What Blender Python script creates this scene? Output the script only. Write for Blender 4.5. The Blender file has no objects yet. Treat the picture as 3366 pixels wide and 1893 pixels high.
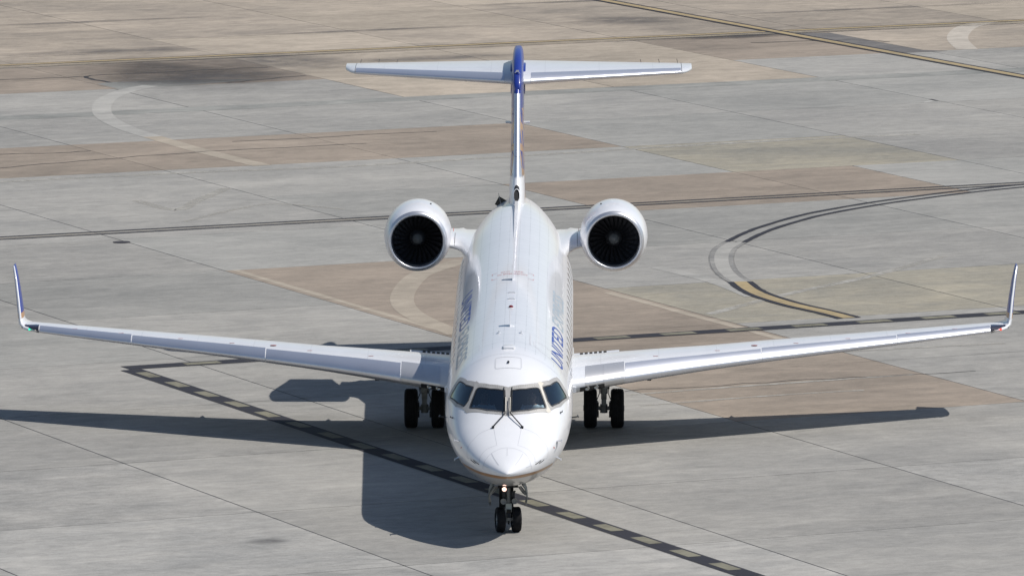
import bpy, bmesh, math, random
from mathutils import Vector, Matrix
random.seed(7)
scene = bpy.context.scene
COL = scene.collection

# ------------------------------------------------------------------ camera
CX, CY, CZ = 1.51305, -153.91668, 25.06058
YAW, PIT, ROL, FPX = -0.00912, 0.12699, -0.0011, 24905.3
cw, sw = math.cos(YAW), math.sin(YAW)
cp, sp = math.cos(PIT), math.sin(PIT)
cr, sr = math.cos(ROL), math.sin(ROL)
Fv = Vector((sw*cp, cw*cp, -sp)); Uv = Vector((sw*sp, cw*sp, cp)); Rv = Vector((cw, -sw, 0))
R2 = Rv*cr + Uv*sr; U2 = Uv*cr - Rv*sr
cam_data = bpy.data.cameras.new('camera'); cam = bpy.data.objects.new('camera', cam_data)
COL.objects.link(cam); scene.camera = cam
cam_data.sensor_width = 36.0; cam_data.lens = FPX/3366*36.0
cam_data.clip_start = 1.0; cam_data.clip_end = 6000.0
cam.matrix_world = Matrix(((R2.x, U2.x, -Fv.x, CX), (R2.y, U2.y, -Fv.y, CY), (R2.z, U2.z, -Fv.z, CZ), (0, 0, 0, 1)))

# ------------------------------------------------------------------ light
SUN = Vector((0.67, -0.05, 1.0)).normalized()
world = bpy.data.worlds.new('World'); scene.world = world; world.use_nodes = True
nt = world.node_tree; nt.nodes.clear()
wo = nt.nodes.new('ShaderNodeOutputWorld'); bg = nt.nodes.new('ShaderNodeBackground'); sky = nt.nodes.new('ShaderNodeTexSky')
sky.sky_type = 'NISHITA'; sky.sun_disc = False
sky.sun_elevation = math.asin(SUN.z); sky.sun_rotation = math.atan2(SUN.x, SUN.y)
sky.air_density = 1.0; sky.dust_density = 0.6; sky.ozone_density = 1.0
bg.inputs['Strength'].default_value = 0.088
nt.links.new(sky.outputs['Color'], bg.inputs['Color']); nt.links.new(bg.outputs['Background'], wo.inputs['Surface'])
sl = bpy.data.lights.new('sun', 'SUN'); sl.energy = 4.25; sl.angle = math.radians(0.53); sl.color = (1.0, 0.955, 0.89)
so = bpy.data.objects.new('sun', sl); COL.objects.link(so)
so.rotation_euler = (-SUN).to_track_quat('-Z', 'Y').to_euler(); so.location = SUN*80
scene.view_settings.view_transform = 'Standard'; scene.view_settings.look = 'None'
scene.view_settings.exposure = 0.0; scene.view_settings.gamma = 1.0; scene.view_settings.use_curve_mapping = False

# ------------------------------------------------------------------ helpers
def srgb(r, g, b):
    f = lambda v: (v/255/12.92) if v/255 <= 0.04045 else ((v/255+0.055)/1.055)**2.4
    return (f(r), f(g), f(b), 1.0)

def newmat(name):
    m = bpy.data.materials.new(name); m.use_nodes = True
    n = m.node_tree; b = n.nodes['Principled BSDF']
    return m, n, b

def N(nt, typ, **kw):
    n = nt.nodes.new(typ)
    for k, v in kw.items():
        if k.startswith('i_'):
            key = k[2:]
            key = int(key) if key.isdigit() else key.replace('_', ' ')
            n.inputs[key].default_value = v
        else: setattr(n, k, v)
    return n

def mathn(nt, op, a, b=None, clamp=False):
    n = nt.nodes.new('ShaderNodeMath'); n.operation = op; n.use_clamp = clamp
    for i, v in enumerate((a, b)):
        if v is None: continue
        if isinstance(v, (int, float)): n.inputs[i].default_value = v
        else: nt.links.new(v, n.inputs[i])
    return n.outputs[0]

def mixc(nt, fac, a, b, typ='MIX'):
    n = nt.nodes.new('ShaderNodeMix'); n.data_type = 'RGBA'; n.blend_type = typ
    for i, v in ((0, fac), (6, a), (7, b)):
        if isinstance(v, (int, float, tuple)): n.inputs[i].default_value = v
        else: nt.links.new(v, n.inputs[i])
    return n.outputs[2]

def simple(name, col, rough=0.5, metal=0.0, coat=0.0, bump=0.0, dirt=0.0, scale=3.0, spec=0.5):
    m, n, b = newmat(name)
    b.inputs['Roughness'].default_value = rough; b.inputs['Metallic'].default_value = metal
    b.inputs['Coat Weight'].default_value = coat; b.inputs['Coat Roughness'].default_value = 0.08
    b.inputs['Specular IOR Level'].default_value = spec
    tc = N(n, 'ShaderNodeTexCoord')
    no = N(n, 'ShaderNodeTexNoise', i_Scale=scale, i_Detail=5.0, i_Roughness=0.6)
    n.links.new(tc.outputs['Object'], no.inputs['Vector'])
    f = mathn(n, 'MULTIPLY', mathn(n, 'SUBTRACT', no.outputs['Fac'], 0.5), max(dirt, 0.02)*4)
    f = mathn(n, 'ADD', f, 1.0 - max(dirt, 0.02)*0.5)
    cc = N(n, 'ShaderNodeCombineColor')
    for i in range(3): n.links.new(mathn(n, 'MULTIPLY', f, col[i]), cc.inputs[i])
    n.links.new(cc.outputs[0], b.inputs['Base Color'])
    if bump:
        bp = N(n, 'ShaderNodeBump', i_Strength=bump, i_Distance=0.01)
        n.links.new(no.outputs['Fac'], bp.inputs['Height']); n.links.new(bp.outputs['Normal'], b.inputs['Normal'])
    return m

class MB:
    def __init__(self): self.v = []; self.f = []; self.mi = []
    def add(self, verts, faces, mi=0):
        o = len(self.v); self.v += [tuple(p) for p in verts]
        self.f += [tuple(i+o for i in fc) for fc in faces]; self.mi += [mi]*len(faces)
    def box(self, c, size, rot=None, mi=0):
        hx, hy, hz = size[0]/2, size[1]/2, size[2]/2
        vs = [Vector((x, y, z)) for x in (-hx, hx) for y in (-hy, hy) for z in (-hz, hz)]
        if rot is not None: vs = [rot @ q for q in vs]
        vs = [q + Vector(c) for q in vs]
        self.add(vs, [(0,1,3,2),(4,6,7,5),(0,4,5,1),(2,3,7,6),(0,2,6,4),(1,5,7,3)], mi)
    def tube(self, pts, radii, seg=14, mi=0, cap=True, flat=1.0):
        pts = [Vector(q) for q in pts]
        if isinstance(radii, (int, float)): radii = [radii]*len(pts)
        rings = []
        prev = None
        for i, q in enumerate(pts):
            t = (pts[min(i+1, len(pts)-1)] - pts[max(i-1, 0)]).normalized()
            if prev is None:
                up = Vector((0, 0, 1)) if abs(t.z) < 0.9 else Vector((0, 1, 0))
                a = t.cross(up).normalized()
            else: a = (prev - t*prev.dot(t)).normalized()
            prev = a; b = t.cross(a).normalized()
            rings.append([q + (a*math.cos(2*math.pi*k/seg) + b*math.sin(2*math.pi*k/seg)*flat)*radii[i] for k in range(seg)])
        self.loft(rings, mi=mi, cap=cap)
    def loft(self, rings, closed=True, mi=0, cap=False):
        n = len(rings[0]); vs = [p for r in rings for p in r]; fs = []
        for i in range(len(rings)-1):
            for k in range(n if closed else n-1):
                k2 = (k+1) % n
                fs.append((i*n+k, i*n+k2, (i+1)*n+k2, (i+1)*n+k))
        if cap:
            fs.append(tuple(range(n-1, -1, -1))); fs.append(tuple((len(rings)-1)*n+k for k in range(n)))
        self.add(vs, fs, mi)
    def lathe(self, prof, origin, axis='y', seg=48, mi=0, cap=False):
        rings = []
        for (d, r) in prof:
            ring = []
            for k in range(seg):
                a = 2*math.pi*k/seg; c, s = r*math.cos(a), r*math.sin(a)
                p = {'y': (c, d, s), 'x': (d, c, s), 'z': (c, s, d)}[axis]
                ring.append(Vector(p) + Vector(origin))
            rings.append(ring)
        self.loft(rings, mi=mi, cap=cap)
    def build(self, name, mats, parent=None, smooth=True, fix=True, loc=None, angle=40):
        me = bpy.data.meshes.new(name); me.from_pydata(self.v, [], self.f)
        if not isinstance(mats, (list, tuple)): mats = [mats]
        for m in mats: me.materials.append(m)
        if len(mats) > 1: me.polygons.foreach_set('material_index', self.mi)
        if fix:
            bm = bmesh.new(); bm.from_mesh(me); bmesh.ops.recalc_face_normals(bm, faces=bm.faces); bm.to_mesh(me); bm.free()
        me.update()
        o = bpy.data.objects.new(name, me); COL.objects.link(o)
        if smooth:
            me.shade_smooth()
            if angle: me.set_sharp_from_angle(angle=math.radians(angle))
        if parent is not None: o.parent = parent
        return o

def thing(name, label, cat, loc=(0, 0, 0), rz=0.0, group=None):
    o = bpy.data.objects.new(name, None); COL.objects.link(o)
    o.location = loc; o.rotation_euler = (0, 0, rz); o['label'] = label; o['category'] = cat
    if group: o['group'] = group
    return o
def tag(o, label, cat, group=None):
    o['label'] = label; o['category'] = cat
    if group: o['group'] = group
    return o
def dup(o, parent=None, loc=None):
    c = o.copy(); COL.objects.link(c); c.parent = parent
    if loc is not None: c.location = loc
    for ch in list(o.children): dup(ch, c)
    return c
def mirror(o, parent=None):
    # a copy with its own mesh mirrored in x (real geometry, no negative scale)
    c = o.copy(); COL.objects.link(c); c.parent = parent if parent is not None else o.parent
    if o.type == 'MESH':
        c.data = o.data.copy()
        for v in c.data.vertices: v.co.x = -v.co.x
        c.data.flip_normals(); c.data.update()
    c.location.x = -c.location.x
    for ch in list(o.children): mirror(ch, c)
    return c

# ---- fuselage surface: sections by station
def interp(xs,ys,x):
    # monotone-ish cubic hermite (catmull finite diff)
    n=len(xs)
    if x<=xs[0]: return ys[0]
    if x>=xs[-1]: return ys[-1]
    k=0
    while xs[k+1]<x: k+=1
    def m(i):
        if i==0: return (ys[1]-ys[0])/(xs[1]-xs[0])
        if i==n-1: return (ys[-1]-ys[-2])/(xs[-1]-xs[-2])
        a=(ys[i]-ys[i-1])/(xs[i]-xs[i-1]); b=(ys[i+1]-ys[i])/(xs[i+1]-xs[i])
        if a*b<=0: return 0
        w1=2*(xs[i+1]-xs[i])+(xs[i]-xs[i-1]); w2=(xs[i+1]-xs[i])+2*(xs[i]-xs[i-1])
        return (w1+w2)/(w1/a+w2/b)
    h=xs[k+1]-xs[k]; t=(x-xs[k])/h
    return (ys[k]*(1+2*t)*(1-t)**2+m(k)*h*t*(1-t)**2+ys[k+1]*t*t*(3-2*t)+m(k+1)*h*t*t*(t-1))
FS=[0,.04,.1,.2,.35,.6,.9,1.3,1.65,2.0,2.3,2.65,3.0,3.5,4.0,4.5,5.0,19,21,22,23,24,25,26,27,28,29,30]
FT=[-.54,-.497,-.462,-.412,-.345,-.245,-.130,.02,.17,.34,.55,.79,1.0,1.2,1.29,1.335,1.345,1.345,1.345,1.345,1.34,1.32,1.27,1.19,1.09,.97,.83,.68]
FBOT=[-.54,-.585,-.622,-.675,-.745,-.845,-.93,-1.03,-1.10,-1.16,-1.21,-1.25,-1.28,-1.315,-1.335,-1.342,-1.345,-1.345,-1.29,-1.19,-1.05,-.89,-.70,-.50,-.28,-.06,.16,.36]
FW=[0.0,.075,.14,.23,.35,.52,.68,.84,.96,1.065,1.135,1.2,1.255,1.305,1.33,1.342,1.345,1.345,1.335,1.30,1.23,1.13,1.01,.87,.72,.55,.38,.22]
FM=[-.54,-.54,-.535,-.525,-.51,-.48,-.43,-.36,-.30,-.24,-.19,-.14,-.10,-.04,0,0,0,0,0,.02,.06,.12,.2,.28,.36,.42,.48,.52]
def fsec(s):
    return interp(FS,FT,s),interp(FS,FBOT,s),interp(FS,FW,s),interp(FS,FM,s)
def fpt(s,th,off=0.0):
    T,B,W,M=fsec(s); c,sn=math.cos(th),math.sin(th)
    h=M+((T-M) if sn>0 else (M-B))*sn; x=W*c
    if off:
        e=1e-3
        T2,B2,W2,M2=fsec(s+e)
        p=(x,s,h); q=(W2*c,s+e,M2+((T2-M2) if sn>0 else (M2-B2))*sn)
        c3,s3=math.cos(th+e),math.sin(th+e)
        r=(W*c3,s,M+((T-M) if s3>0 else (M-B))*s3)
        a=[q[i]-p[i] for i in range(3)]; b=[r[i]-p[i] for i in range(3)]
        n=(a[1]*b[2]-a[2]*b[1],a[2]*b[0]-a[0]*b[2],a[0]*b[1]-a[1]*b[0])
        l=math.sqrt(sum(v*v for v in n)) or 1
        if n[0]*c+n[2]*sn<0: l=-l
        x+=n[0]/l*off; s+=n[1]/l*off; h+=n[2]/l*off
    return x,s,h

# ------------------------------------------------------------------ ground
GA, GB = 7.56746, 7.66327
G0 = Vector((17.12058, 117.06011)); GU = Vector((math.cos(-2.70158), math.sin(-2.70158))); GV = Vector((math.cos(-1.13055), math.sin(-1.13055)))
GV = (GV - GU*GV.dot(GU)).normalized()
def gw(i, j): return G0 + GU*(i*GA) + GV*(j*GB)

def concrete(name, c1, c2, amount=0.5, dark=0.0):
    m, n, b = newmat(name)
    geo = N(n, 'ShaderNodeNewGeometry')
    rot = N(n, 'ShaderNodeVectorRotate', rotation_type='Z_AXIS'); rot.inputs['Angle'].default_value = -(-2.70158+math.pi)
    n.links.new(geo.outputs['Position'], rot.inputs['Vector'])
    pos = rot.outputs['Vector']
    def noise(sx, sy, det, rough=0.6, off=0.0, dist=0.0):
        mp = N(n, 'ShaderNodeMapping'); mp.inputs['Scale'].default_value = (sx, sy, 1); mp.inputs['Location'].default_value = (off, off*1.7, off)
        n.links.new(pos, mp.inputs['Vector'])
        t = N(n, 'ShaderNodeTexNoise', i_Scale=1.0, i_Detail=det, i_Roughness=rough, i_Distortion=dist)
        n.links.new(mp.outputs['Vector'], t.inputs['Vector']); return t.outputs['Fac']
    big = noise(0.10, 0.13, 4, 0.55, 3.1, 0.6); mid = noise(0.45, 0.8, 6, 0.68, 9.2, 0.8)
    fine = noise(3.0, 5.0, 6, 0.75, 1.3); grain = noise(38.0, 30.0, 3, 0.7, 5.5)
    streak = noise(0.16, 2.6, 5, 0.62, 21.0, 0.4); speck = noise(16, 14, 3, 0.5, 40.0)
    f = mathn(n, 'ADD', mathn(n, 'MULTIPLY', big, 0.45), mathn(n, 'MULTIPLY', mid, 0.55))
    ramp = N(n, 'ShaderNodeMapRange'); ramp.inputs[1].default_value = 0.33; ramp.inputs[2].default_value = 0.67
    n.links.new(f, ramp.inputs[0])
    col = mixc(n, ramp.outputs[0], c1, c2)
    val = 1.0
    def lay(v, src, k): return mathn(n, 'ADD', v, mathn(n, 'MULTIPLY', mathn(n, 'SUBTRACT', src, 0.5), k))
    v = mathn(n, 'ADD', 1.0 - dark, 0.0)
    v = lay(v, big, 0.30*amount); v = lay(v, mid, 0.36*amount); v = lay(v, fine, 0.60*amount); v = lay(v, grain, 0.55*amount); v = lay(v, noise(1.6, 2.4, 6, 0.75, 61.0, 0.5), 0.34*amount); v = lay(v, streak, 0.26*amount)
    sk = mathn(n, 'MULTIPLY', mathn(n, 'GREATER_THAN', speck, 0.74), -0.16); v = mathn(n, 'ADD', v, sk)
    oi = N(n, 'ShaderNodeObjectInfo')
    v = lay(v, oi.outputs['Random'], 0.15)
    # soft worn edge along the joints of each slab (uv 0..1 over the slab)
    uv = N(n, 'ShaderNodeUVMap'); sx = N(n, 'ShaderNodeSeparateXYZ'); n.links.new(uv.outputs[0], sx.inputs[0])
    def edge(o): return mathn(n, 'MULTIPLY', mathn(n, 'ABSOLUTE', mathn(n, 'SUBTRACT', o, 0.5)), 2.0)
    e = mathn(n, 'MAXIMUM', edge(sx.outputs[0]), edge(sx.outputs[1]))
    er = N(n, 'ShaderNodeMapRange'); er.inputs[1].default_value = 0.93; er.inputs[2].default_value = 1.0; n.links.new(e, er.inputs[0])
    v = mathn(n, 'ADD', v, mathn(n, 'MULTIPLY', mathn(n, 'MULTIPLY', er.outputs[0], mathn(n, 'SUBTRACT', mid, 0.42)), 0.5))
    sepc = N(n, 'ShaderNodeSeparateColor'); n.links.new(col, sepc.inputs[0]); cc = N(n, 'ShaderNodeCombineColor')
    for i in range(3): n.links.new(mathn(n, 'MULTIPLY', sepc.outputs[i], v), cc.inputs[i])
    n.links.new(cc.outputs[0], b.inputs['Base Color'])
    b.inputs['Roughness'].default_value = 0.9; b.inputs['Specular IOR Level'].default_value = 0.25
    bp = N(n, 'ShaderNodeBump', i_Strength=0.35, i_Distance=0.01)
    n.links.new(mathn(n, 'ADD', fine, grain), bp.inputs['Height']); n.links.new(bp.outputs['Normal'], b.inputs['Normal'])
    return m

def k3(c, s=1.0): return (c[0]*s, c[1]*s, c[2]*s, 1.0)
M_grey = concrete('concrete_grey', (0.249, 0.244, 0.230, 1), (0.314, 0.301, 0.275, 1), 1.0)
M_pale = concrete('concrete_pale', (0.268, 0.265, 0.252, 1), (0.345, 0.330, 0.303, 1), 1.25)
M_brown = concrete('concrete_brown', (0.208, 0.177, 0.145, 1), (0.290, 0.241, 0.194, 1), 0.95)
M_tan = concrete('concrete_tan', (0.290, 0.252, 0.203, 1), (0.395, 0.338, 0.272, 1), 1.0)
M_tan2 = concrete('concrete_tan_far', (0.240, 0.211, 0.177, 1), (0.365, 0.310, 0.248, 1), 1.2)
M_yel = concrete('concrete_yellowish', (0.245, 0.236, 0.205, 1), (0.325, 0.292, 0.225, 1), 1.1)
M_green = concrete('concrete_greenish', (0.243, 0.241, 0.226, 1), (0.295, 0.286, 0.264, 1), 0.9)
M_joint = simple('joint_sealant', (0.035, 0.033, 0.036), 0.85, dirt=0.2, scale=1.2)
M_jthin = simple('worn_joint_sealant', (0.055, 0.052, 0.050), 0.9, dirt=0.25, scale=0.9)

# base sheet to the horizon, at joint-bottom level
mb = MB(); S = 2500
mb.add([(-S, -S, -0.06), (S, -S, -0.06), (S, S, -0.06), (-S, S, -0.06)], [(0, 1, 2, 3)])
apron = mb.build('apron', M_grey, smooth=False); apron['kind'] = 'structure'

def slab_color(i, j):
    if j in (3,) and i >= 4: return M_brown
    if j == 0:
        if i >= 4: return M_brown
        if i in (2, 3): return M_tan
        return M_brown if i == 1 else M_tan2
    if j == 1: return M_tan if i in (2, 3) else M_grey
    if j == 2: return M_green if i <= 2 else M_grey
    if j < 0:
        if j <= -4: return M_grey if i > 3 else M_tan2
        return M_tan if (i*3+j) % 4 == 0 else M_tan2
    if j == 5 and i in (4,): return M_brown
    if j == 4 and i in (2, 3): return M_yel if i == 3 else M_grey
    if i == 6 and 7 <= j <= 10: return M_brown
    if j == 8 and i in (5, 4, 3): return M_yel
    if j == 12 and i == 6: return M_pale
    if i == 5 and j == 12: return M_pale
    if j in (5, 6) and i <= 4: return M_green
    if j == 6 and i == 5: return M_green
    if i >= 9 and j >= 11: return M_pale
    if j >= 12: return M_pale if (i+j) % 3 == 0 else M_grey
    return M_green if (i*7+j*5) % 6 == 0 else M_grey

def visible(P, mx=3.0):
    d = Vector((P.x, P.y, 0)) - cam.location
    z = d.dot(Fv); x = d.dot(R2)/z*FPX/1683; y = d.dot(U2)/z*FPX/946.5
    return abs(x) < 1 + mx/12 and -1 - mx/9 < y < 1 + mx/20
def quad_obj(name, i0, i1, j0, j1, top, thick, mat, parent, gap=0.018):
    c = [gw(i0, j0), gw(i1, j0), gw(i1, j1), gw(i0, j1)]
    ctr = sum(c, Vector((0, 0)))/4
    gu, gv = GU*gap, GV*gap
    c = [c[0]+gu+gv, c[1]-gu+gv, c[2]-gu-gv, c[3]+gu-gv]
    me = bpy.data.meshes.new(name)
    vs = [(q.x-ctr.x, q.y-ctr.y, 0) for q in c] + [(q.x-ctr.x, q.y-ctr.y, -thick) for q in c]
    me.from_pydata(vs, [], [(0, 1, 2, 3), (0, 4, 5, 1), (1, 5, 6, 2), (2, 6, 7, 3), (3, 7, 4, 0)])
    uvl = me.uv_layers.new(name='UVMap'); uvs = [(0, 0), (1, 0), (1, 1), (0, 1)]
    for li, l in enumerate(me.loops): uvl.data[li].uv = uvs[l.vertex_index % 4] if li < 4 else (0.5, 0.5)
    me.materials.append(mat)
    if me.polygons[0].normal.z < 0: me.flip_normals()
    o = bpy.data.objects.new(name, me); COL.objects.link(o); o.location = (ctr.x, ctr.y, top)
    if parent: o.parent = parent
    return o
for i in range(-6, 16):
    for j in range(-6, 18):
        pts = [gw(i, j), gw(i+1, j), gw(i+1, j+1), gw(i, j+1), gw(i+.5, j+.5)]
        if not any(visible(q, 3.0) for q in pts): continue
        dz = random.uniform(-0.0012, 0.0)
        mt = slab_color(i, j)
        if (i, j) == (3, 5):      # slab split along its middle: one half brown, one half grey
            quad_obj('concrete_slab', 3.48, 4, 5, 6, dz, 0.05, M_brown, apron)
            quad_obj('concrete_slab', 3, 3.48, 5, 6, dz, 0.05, M_green, apron)
        elif mt is M_brown or (j == -1 and i > 2):      # brown strips carry a middle joint
            quad_obj('concrete_slab', i, i+1, j, j+.52, dz, 0.05, mt, apron, 0.011)
            quad_obj('concrete_slab', i, i+1, j+.52, j+1, dz, 0.05, mt, apron, 0.011)
        else:
            quad_obj('concrete_slab', i, i+1, j, j+1, dz, 0.05, mt, apron)
# sealant in the joints (recessed 8 mm)
def flat_strip(name, pts, w, z, mat, parent=None, kind=None, uvs=False, wob=0.0):
    pts = [Vector(q) for q in pts]; L = []; Rr = []
    for k, q in enumerate(pts):
        t = (pts[min(k+1, len(pts)-1)] - pts[max(k-1, 0)]).normalized(); nrm = Vector((-t.y, t.x))
        ww = w/2*(1+random.uniform(-wob, wob))
        L.append(q+nrm*ww); Rr.append(q-nrm*w/2*(1+random.uniform(-wob, wob)))
    ctr = sum(pts, Vector((0, 0)))/len(pts)
    vs = []; fs = []; uv = []; acc = 0
    for k in range(len(pts)):
        if k: acc += (pts[k]-pts[k-1]).length
        for q in (L[k], Rr[k]): vs.append((q.x-ctr.x, q.y-ctr.y, 0))
        uv += [(0, acc), (1, acc)]
        if k: fs.append((2*k-2, 2*k-1, 2*k+1, 2*k))
    me = bpy.data.meshes.new(name); me.from_pydata(vs, [], fs); me.materials.append(mat)
    u = me.uv_layers.new(name='UVMap')
    for li, l in enumerate(me.loops): u.data[li].uv = uv[l.vertex_index]
    if me.polygons[0].normal.z < 0: me.flip_normals()
    o = bpy.data.objects.new(name, me); COL.objects.link(o); o.location = (ctr.x, ctr.y, z)
    if parent: o.parent = parent
    if kind: o['kind'] = kind
    return o
def line_pts(a, b, n): return [a + (b-a)*k/n for k in range(n+1)]
for i in range(-4, 14):
    flat_strip('joint_filler', line_pts(gw(i, -6), gw(i, 17), 160), 0.12, -0.006, M_joint, apron, wob=0.3)
for j in range(-6, 17):
    flat_strip('joint_filler', line_pts(gw(-5, j), gw(15, j), 160), 0.10, -0.006, M_jthin if j > 1 else M_joint, apron, wob=0.3)

# ---- painted and worn marks, each a sheet a few mm above the slabs
def paint(name, col, cover=1.0, wear=0.5, scale=2.5, rough=0.75):
    m, n, b = newmat(name)
    b.inputs['Base Color'].default_value = col; b.inputs['Roughness'].default_value = rough; b.inputs['Specular IOR Level'].default_value = 0.2
    geo = N(n, 'ShaderNodeNewGeometry')
    t = N(n, 'ShaderNodeTexNoise', i_Scale=scale, i_Detail=8.0, i_Roughness=0.72); n.links.new(geo.outputs['Position'], t.inputs['Vector'])
    t2 = N(n, 'ShaderNodeTexNoise', i_Scale=scale*0.17, i_Detail=3.0); n.links.new(geo.outputs['Position'], t2.inputs['Vector'])
    f = mathn(n, 'ADD', mathn(n, 'MULTIPLY', t.outputs['Fac'], 0.6), mathn(n, 'MULTIPLY', t2.outputs['Fac'], 0.4))
    mr = N(n, 'ShaderNodeMapRange'); mr.inputs[1].default_value = 0.36; mr.inputs[2].default_value = 0.58
    mr.inputs[3].default_value = cover*(1-wear); mr.inputs[4].default_value = cover
    n.links.new(f, mr.inputs[0]); n.links.new(mr.outputs[0], b.inputs['Alpha'])
    return m
P_black = paint('black_paint', (0.034, 0.034, 0.042, 1), 0.97, 0.2, 4.0)
P_blackw = paint('worn_black_paint', (0.045, 0.044, 0.052, 1), 0.75, 0.5)
P_yel = paint('faded_yellow_paint', (0.25, 0.238, 0.18, 1), 0.88, 0.4, 2.2)
P_yel2 = paint('yellow_paint', (0.42, 0.33, 0.185, 1), 0.9, 0.4)
P_yel3 = paint('dull_yellow_paint', (0.36, 0.315, 0.23, 1), 0.6, 0.9)
P_ghost = concrete('scrubbed_grey', (0.286, 0.281, 0.264, 1), (0.338, 0.325, 0.298, 1), 0.9)
P_ghostb = concrete('scrubbed_brown', (0.282, 0.246, 0.200, 1), (0.345, 0.300, 0.242, 1), 0.8)
P_ghostc = concrete('scrubbed_pale', (0.335, 0.302, 0.26, 1), (0.40, 0.362, 0.31, 1), 0.9)
P_dstrip = concrete('darker_patch_strip', (0.200, 0.204, 0.192, 1), (0.262, 0.258, 0.238, 1), 0.9)
P_asph = concrete('asphalt_patch', (0.085, 0.085, 0.09, 1), (0.155, 0.145, 0.135, 1), 1.2)
P_ghost2 = paint('pale_scrape', (0.37, 0.355, 0.32, 1), 0.95, 1.0, 3.0)

def mark(name, pts, w, z, mat, label=None):
    o = flat_strip(name, pts, w, z, mat, None, None)
    o['kind'] = 'structure'; return o
def axis_line(p, d, a, b, n=1): return [p + d*(a+(b-a)*k/n) for k in range(n+1)]
du = -GU            # towards right/back
dv = GV             # towards the camera, slightly right
offs = lambda pts, nrm, k: [q + nrm*k for q in pts]
def line_thing(name, label, specs, mat, z):
    o = thing(name, label, 'painted line')
    for pts, w in specs: flat_strip('black_border', pts, w, z, mat, o, wob=.12)
    return o
# black guide line with yellow dashes, corner at upper left
corner = Vector((-9.35, 27.02))
diag0 = Vector((-8.33, 24.70)); ddir = (Vector((4.255, -1.914)) - diag0).normalized()
pU0 = Vector((-9.35, 27.15)); udir = (Vector((12.804, 37.491)) - Vector((-3.358, 29.95))).normalized()
cen = Vector((-3.358, 29.95)); pU0 = cen - udir*6.75
def taxi_line(name, p0, d, length, w, label, rest=0.0, start=0.9):
    o = mark(name, axis_line(p0, d, 0, length, 40), w, 0.008, P_black)
    del o['kind']; o['label'] = label; o['category'] = 'painted line'
    a = start; nrm = Vector((-d.y, d.x)); inv = Matrix.Translation(-o.location)
    while a < length:
        q = flat_strip('yellow_dash', axis_line(p0 + nrm*rest, d, a, a+0.914, 2), w*0.56, 0.004, P_yel, o)
        q.location = (q.location.x - o.location.x, q.location.y - o.location.y, 0.004)
        a += 1.8288
    return o
taxi_line('taxi_line', diag0 - ddir*2.3, ddir, 52, 0.55, 'black painted line with dull yellow dashes running diagonally under the nose wheels', 0.035, 0.55)
taxi_line('taxi_line', pU0, udir, 34, 0.62, 'black painted line with yellow dashes behind the wings, rising to the right edge', 0.0, 1.55)
P_yel4 = paint('very_worn_yellow', (0.34, 0.31, 0.26, 1), 0.55, 1.0)
for nm, c, lab in (('edge_line', 'dbl', 'pair of thin black lines crossing the grey slabs level with the engines'),):
    a, b_ = Vector((-14.475, 53.108)), Vector((14.485, 66.461)); d = (b_-a).normalized(); nr = Vector((-d.y, d.x))
    pts = axis_line(a, d, -8, 45, 60)
    o = line_thing(nm, lab, [(offs(pts, nr, 0.26), 0.19), (offs(pts, nr, -0.26), 0.19)], P_black, 0.008)
    p2 = flat_strip('worn_yellow_band', pts, 0.30, 0.004, P_yel4, None); p2.parent = o
# yellow line far behind the tail, running left to right
a, b_ = Vector((-18.163, 101.596)), Vector((17.484, 118.158)); d = (b_-a).normalized(); nr = Vector((-d.y, d.x))
pts = axis_line(a, d, -8, 60, 60)
o = line_thing('yellow_line', 'thin yellow painted line with dark edges crossing the brown slabs behind the tailplane', [(offs(pts, nr, 0.55), 0.14), (offs(pts, nr, 0.0), 0.12), (offs(pts, nr, -0.75), 0.12)], P_blackw, 0.006)
q = flat_strip('yellow_stripe', offs(pts, nr, 0.28), 0.30, 0.010, P_yel2); q.parent = o
q = flat_strip('pale_stripe', offs(pts, nr, -0.38), 0.34, 0.010, P_yel3); q.parent = o
# thick yellow centre line at the top right
a, b_ = Vector((2.215, 126.9)), Vector((16.308, 97.883)); d = (b_-a).normalized(); nr = Vector((-d.y, d.x))
pts = axis_line(a, d, -25, 60, 60)
o = line_thing('yellow_line', 'wide yellow painted line with black borders in the top right corner', [(offs(pts, nr, 0.27), 0.17), (offs(pts, nr, -0.27), 0.17)], P_black, 0.014)
q = flat_strip('yellow_stripe', pts, 0.36, 0.018, P_yel2); q.parent = o
# curved lead-off line at the right
def smooth_curve(P, n=6):
    P = [Vector(q) for q in P]; out = []
    for k in range(len(P)-1):
        p0, p1, p2, p3 = P[max(k-1, 0)], P[k], P[k+1], P[min(k+2, len(P)-1)]
        for t in [i/n for i in range(n)]:
            out.append(0.5*((2*p1)+(p2-p0)*t+(2*p0-5*p1+4*p2-p3)*t*t+(3*p1-p0-3*p2+p3)*t**3))
    out.append(P[-1]); return out
cin = smooth_curve([(14.8, 66.15), (12.83, 64.5), (11.1, 62.7), (9.82, 61.2), (8.13, 58.7), (6.86, 55.9), (6.25, 54.1), (5.75, 52.2)])
cmid = smooth_curve([(5.75, 52.2), (5.42, 50.5), (5.30, 48.4), (5.34, 46.3), (5.50, 44.7), (5.70, 43.58)])
clow = smooth_curve([(5.70, 43.58), (5.93, 42.0), (6.29, 40.6), (6.98, 38.9), (7.75, 37.5), (8.32, 36.3)])
def off_curve(P, k):
    out = []
    for i, q in enumerate(P):
        t = (P[min(i+1, len(P)-1)] - P[max(i-1, 0)]).normalized(); out.append(q + Vector((-t.y, t.x))*k)
    return out
o = line_thing('curved_line', 'curved black-edged line bending back on the right behind the wing', [(off_curve(cin, 0.25), 0.175), (off_curve(cin, -0.25), 0.175), (off_curve(clow, 0.26), 0.17), (off_curve(clow, -0.26), 0.17)], P_black, 0.012)
q = flat_strip('yellow_stripe', clow, 0.34, 0.016, P_yel2); q.parent = o
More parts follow.
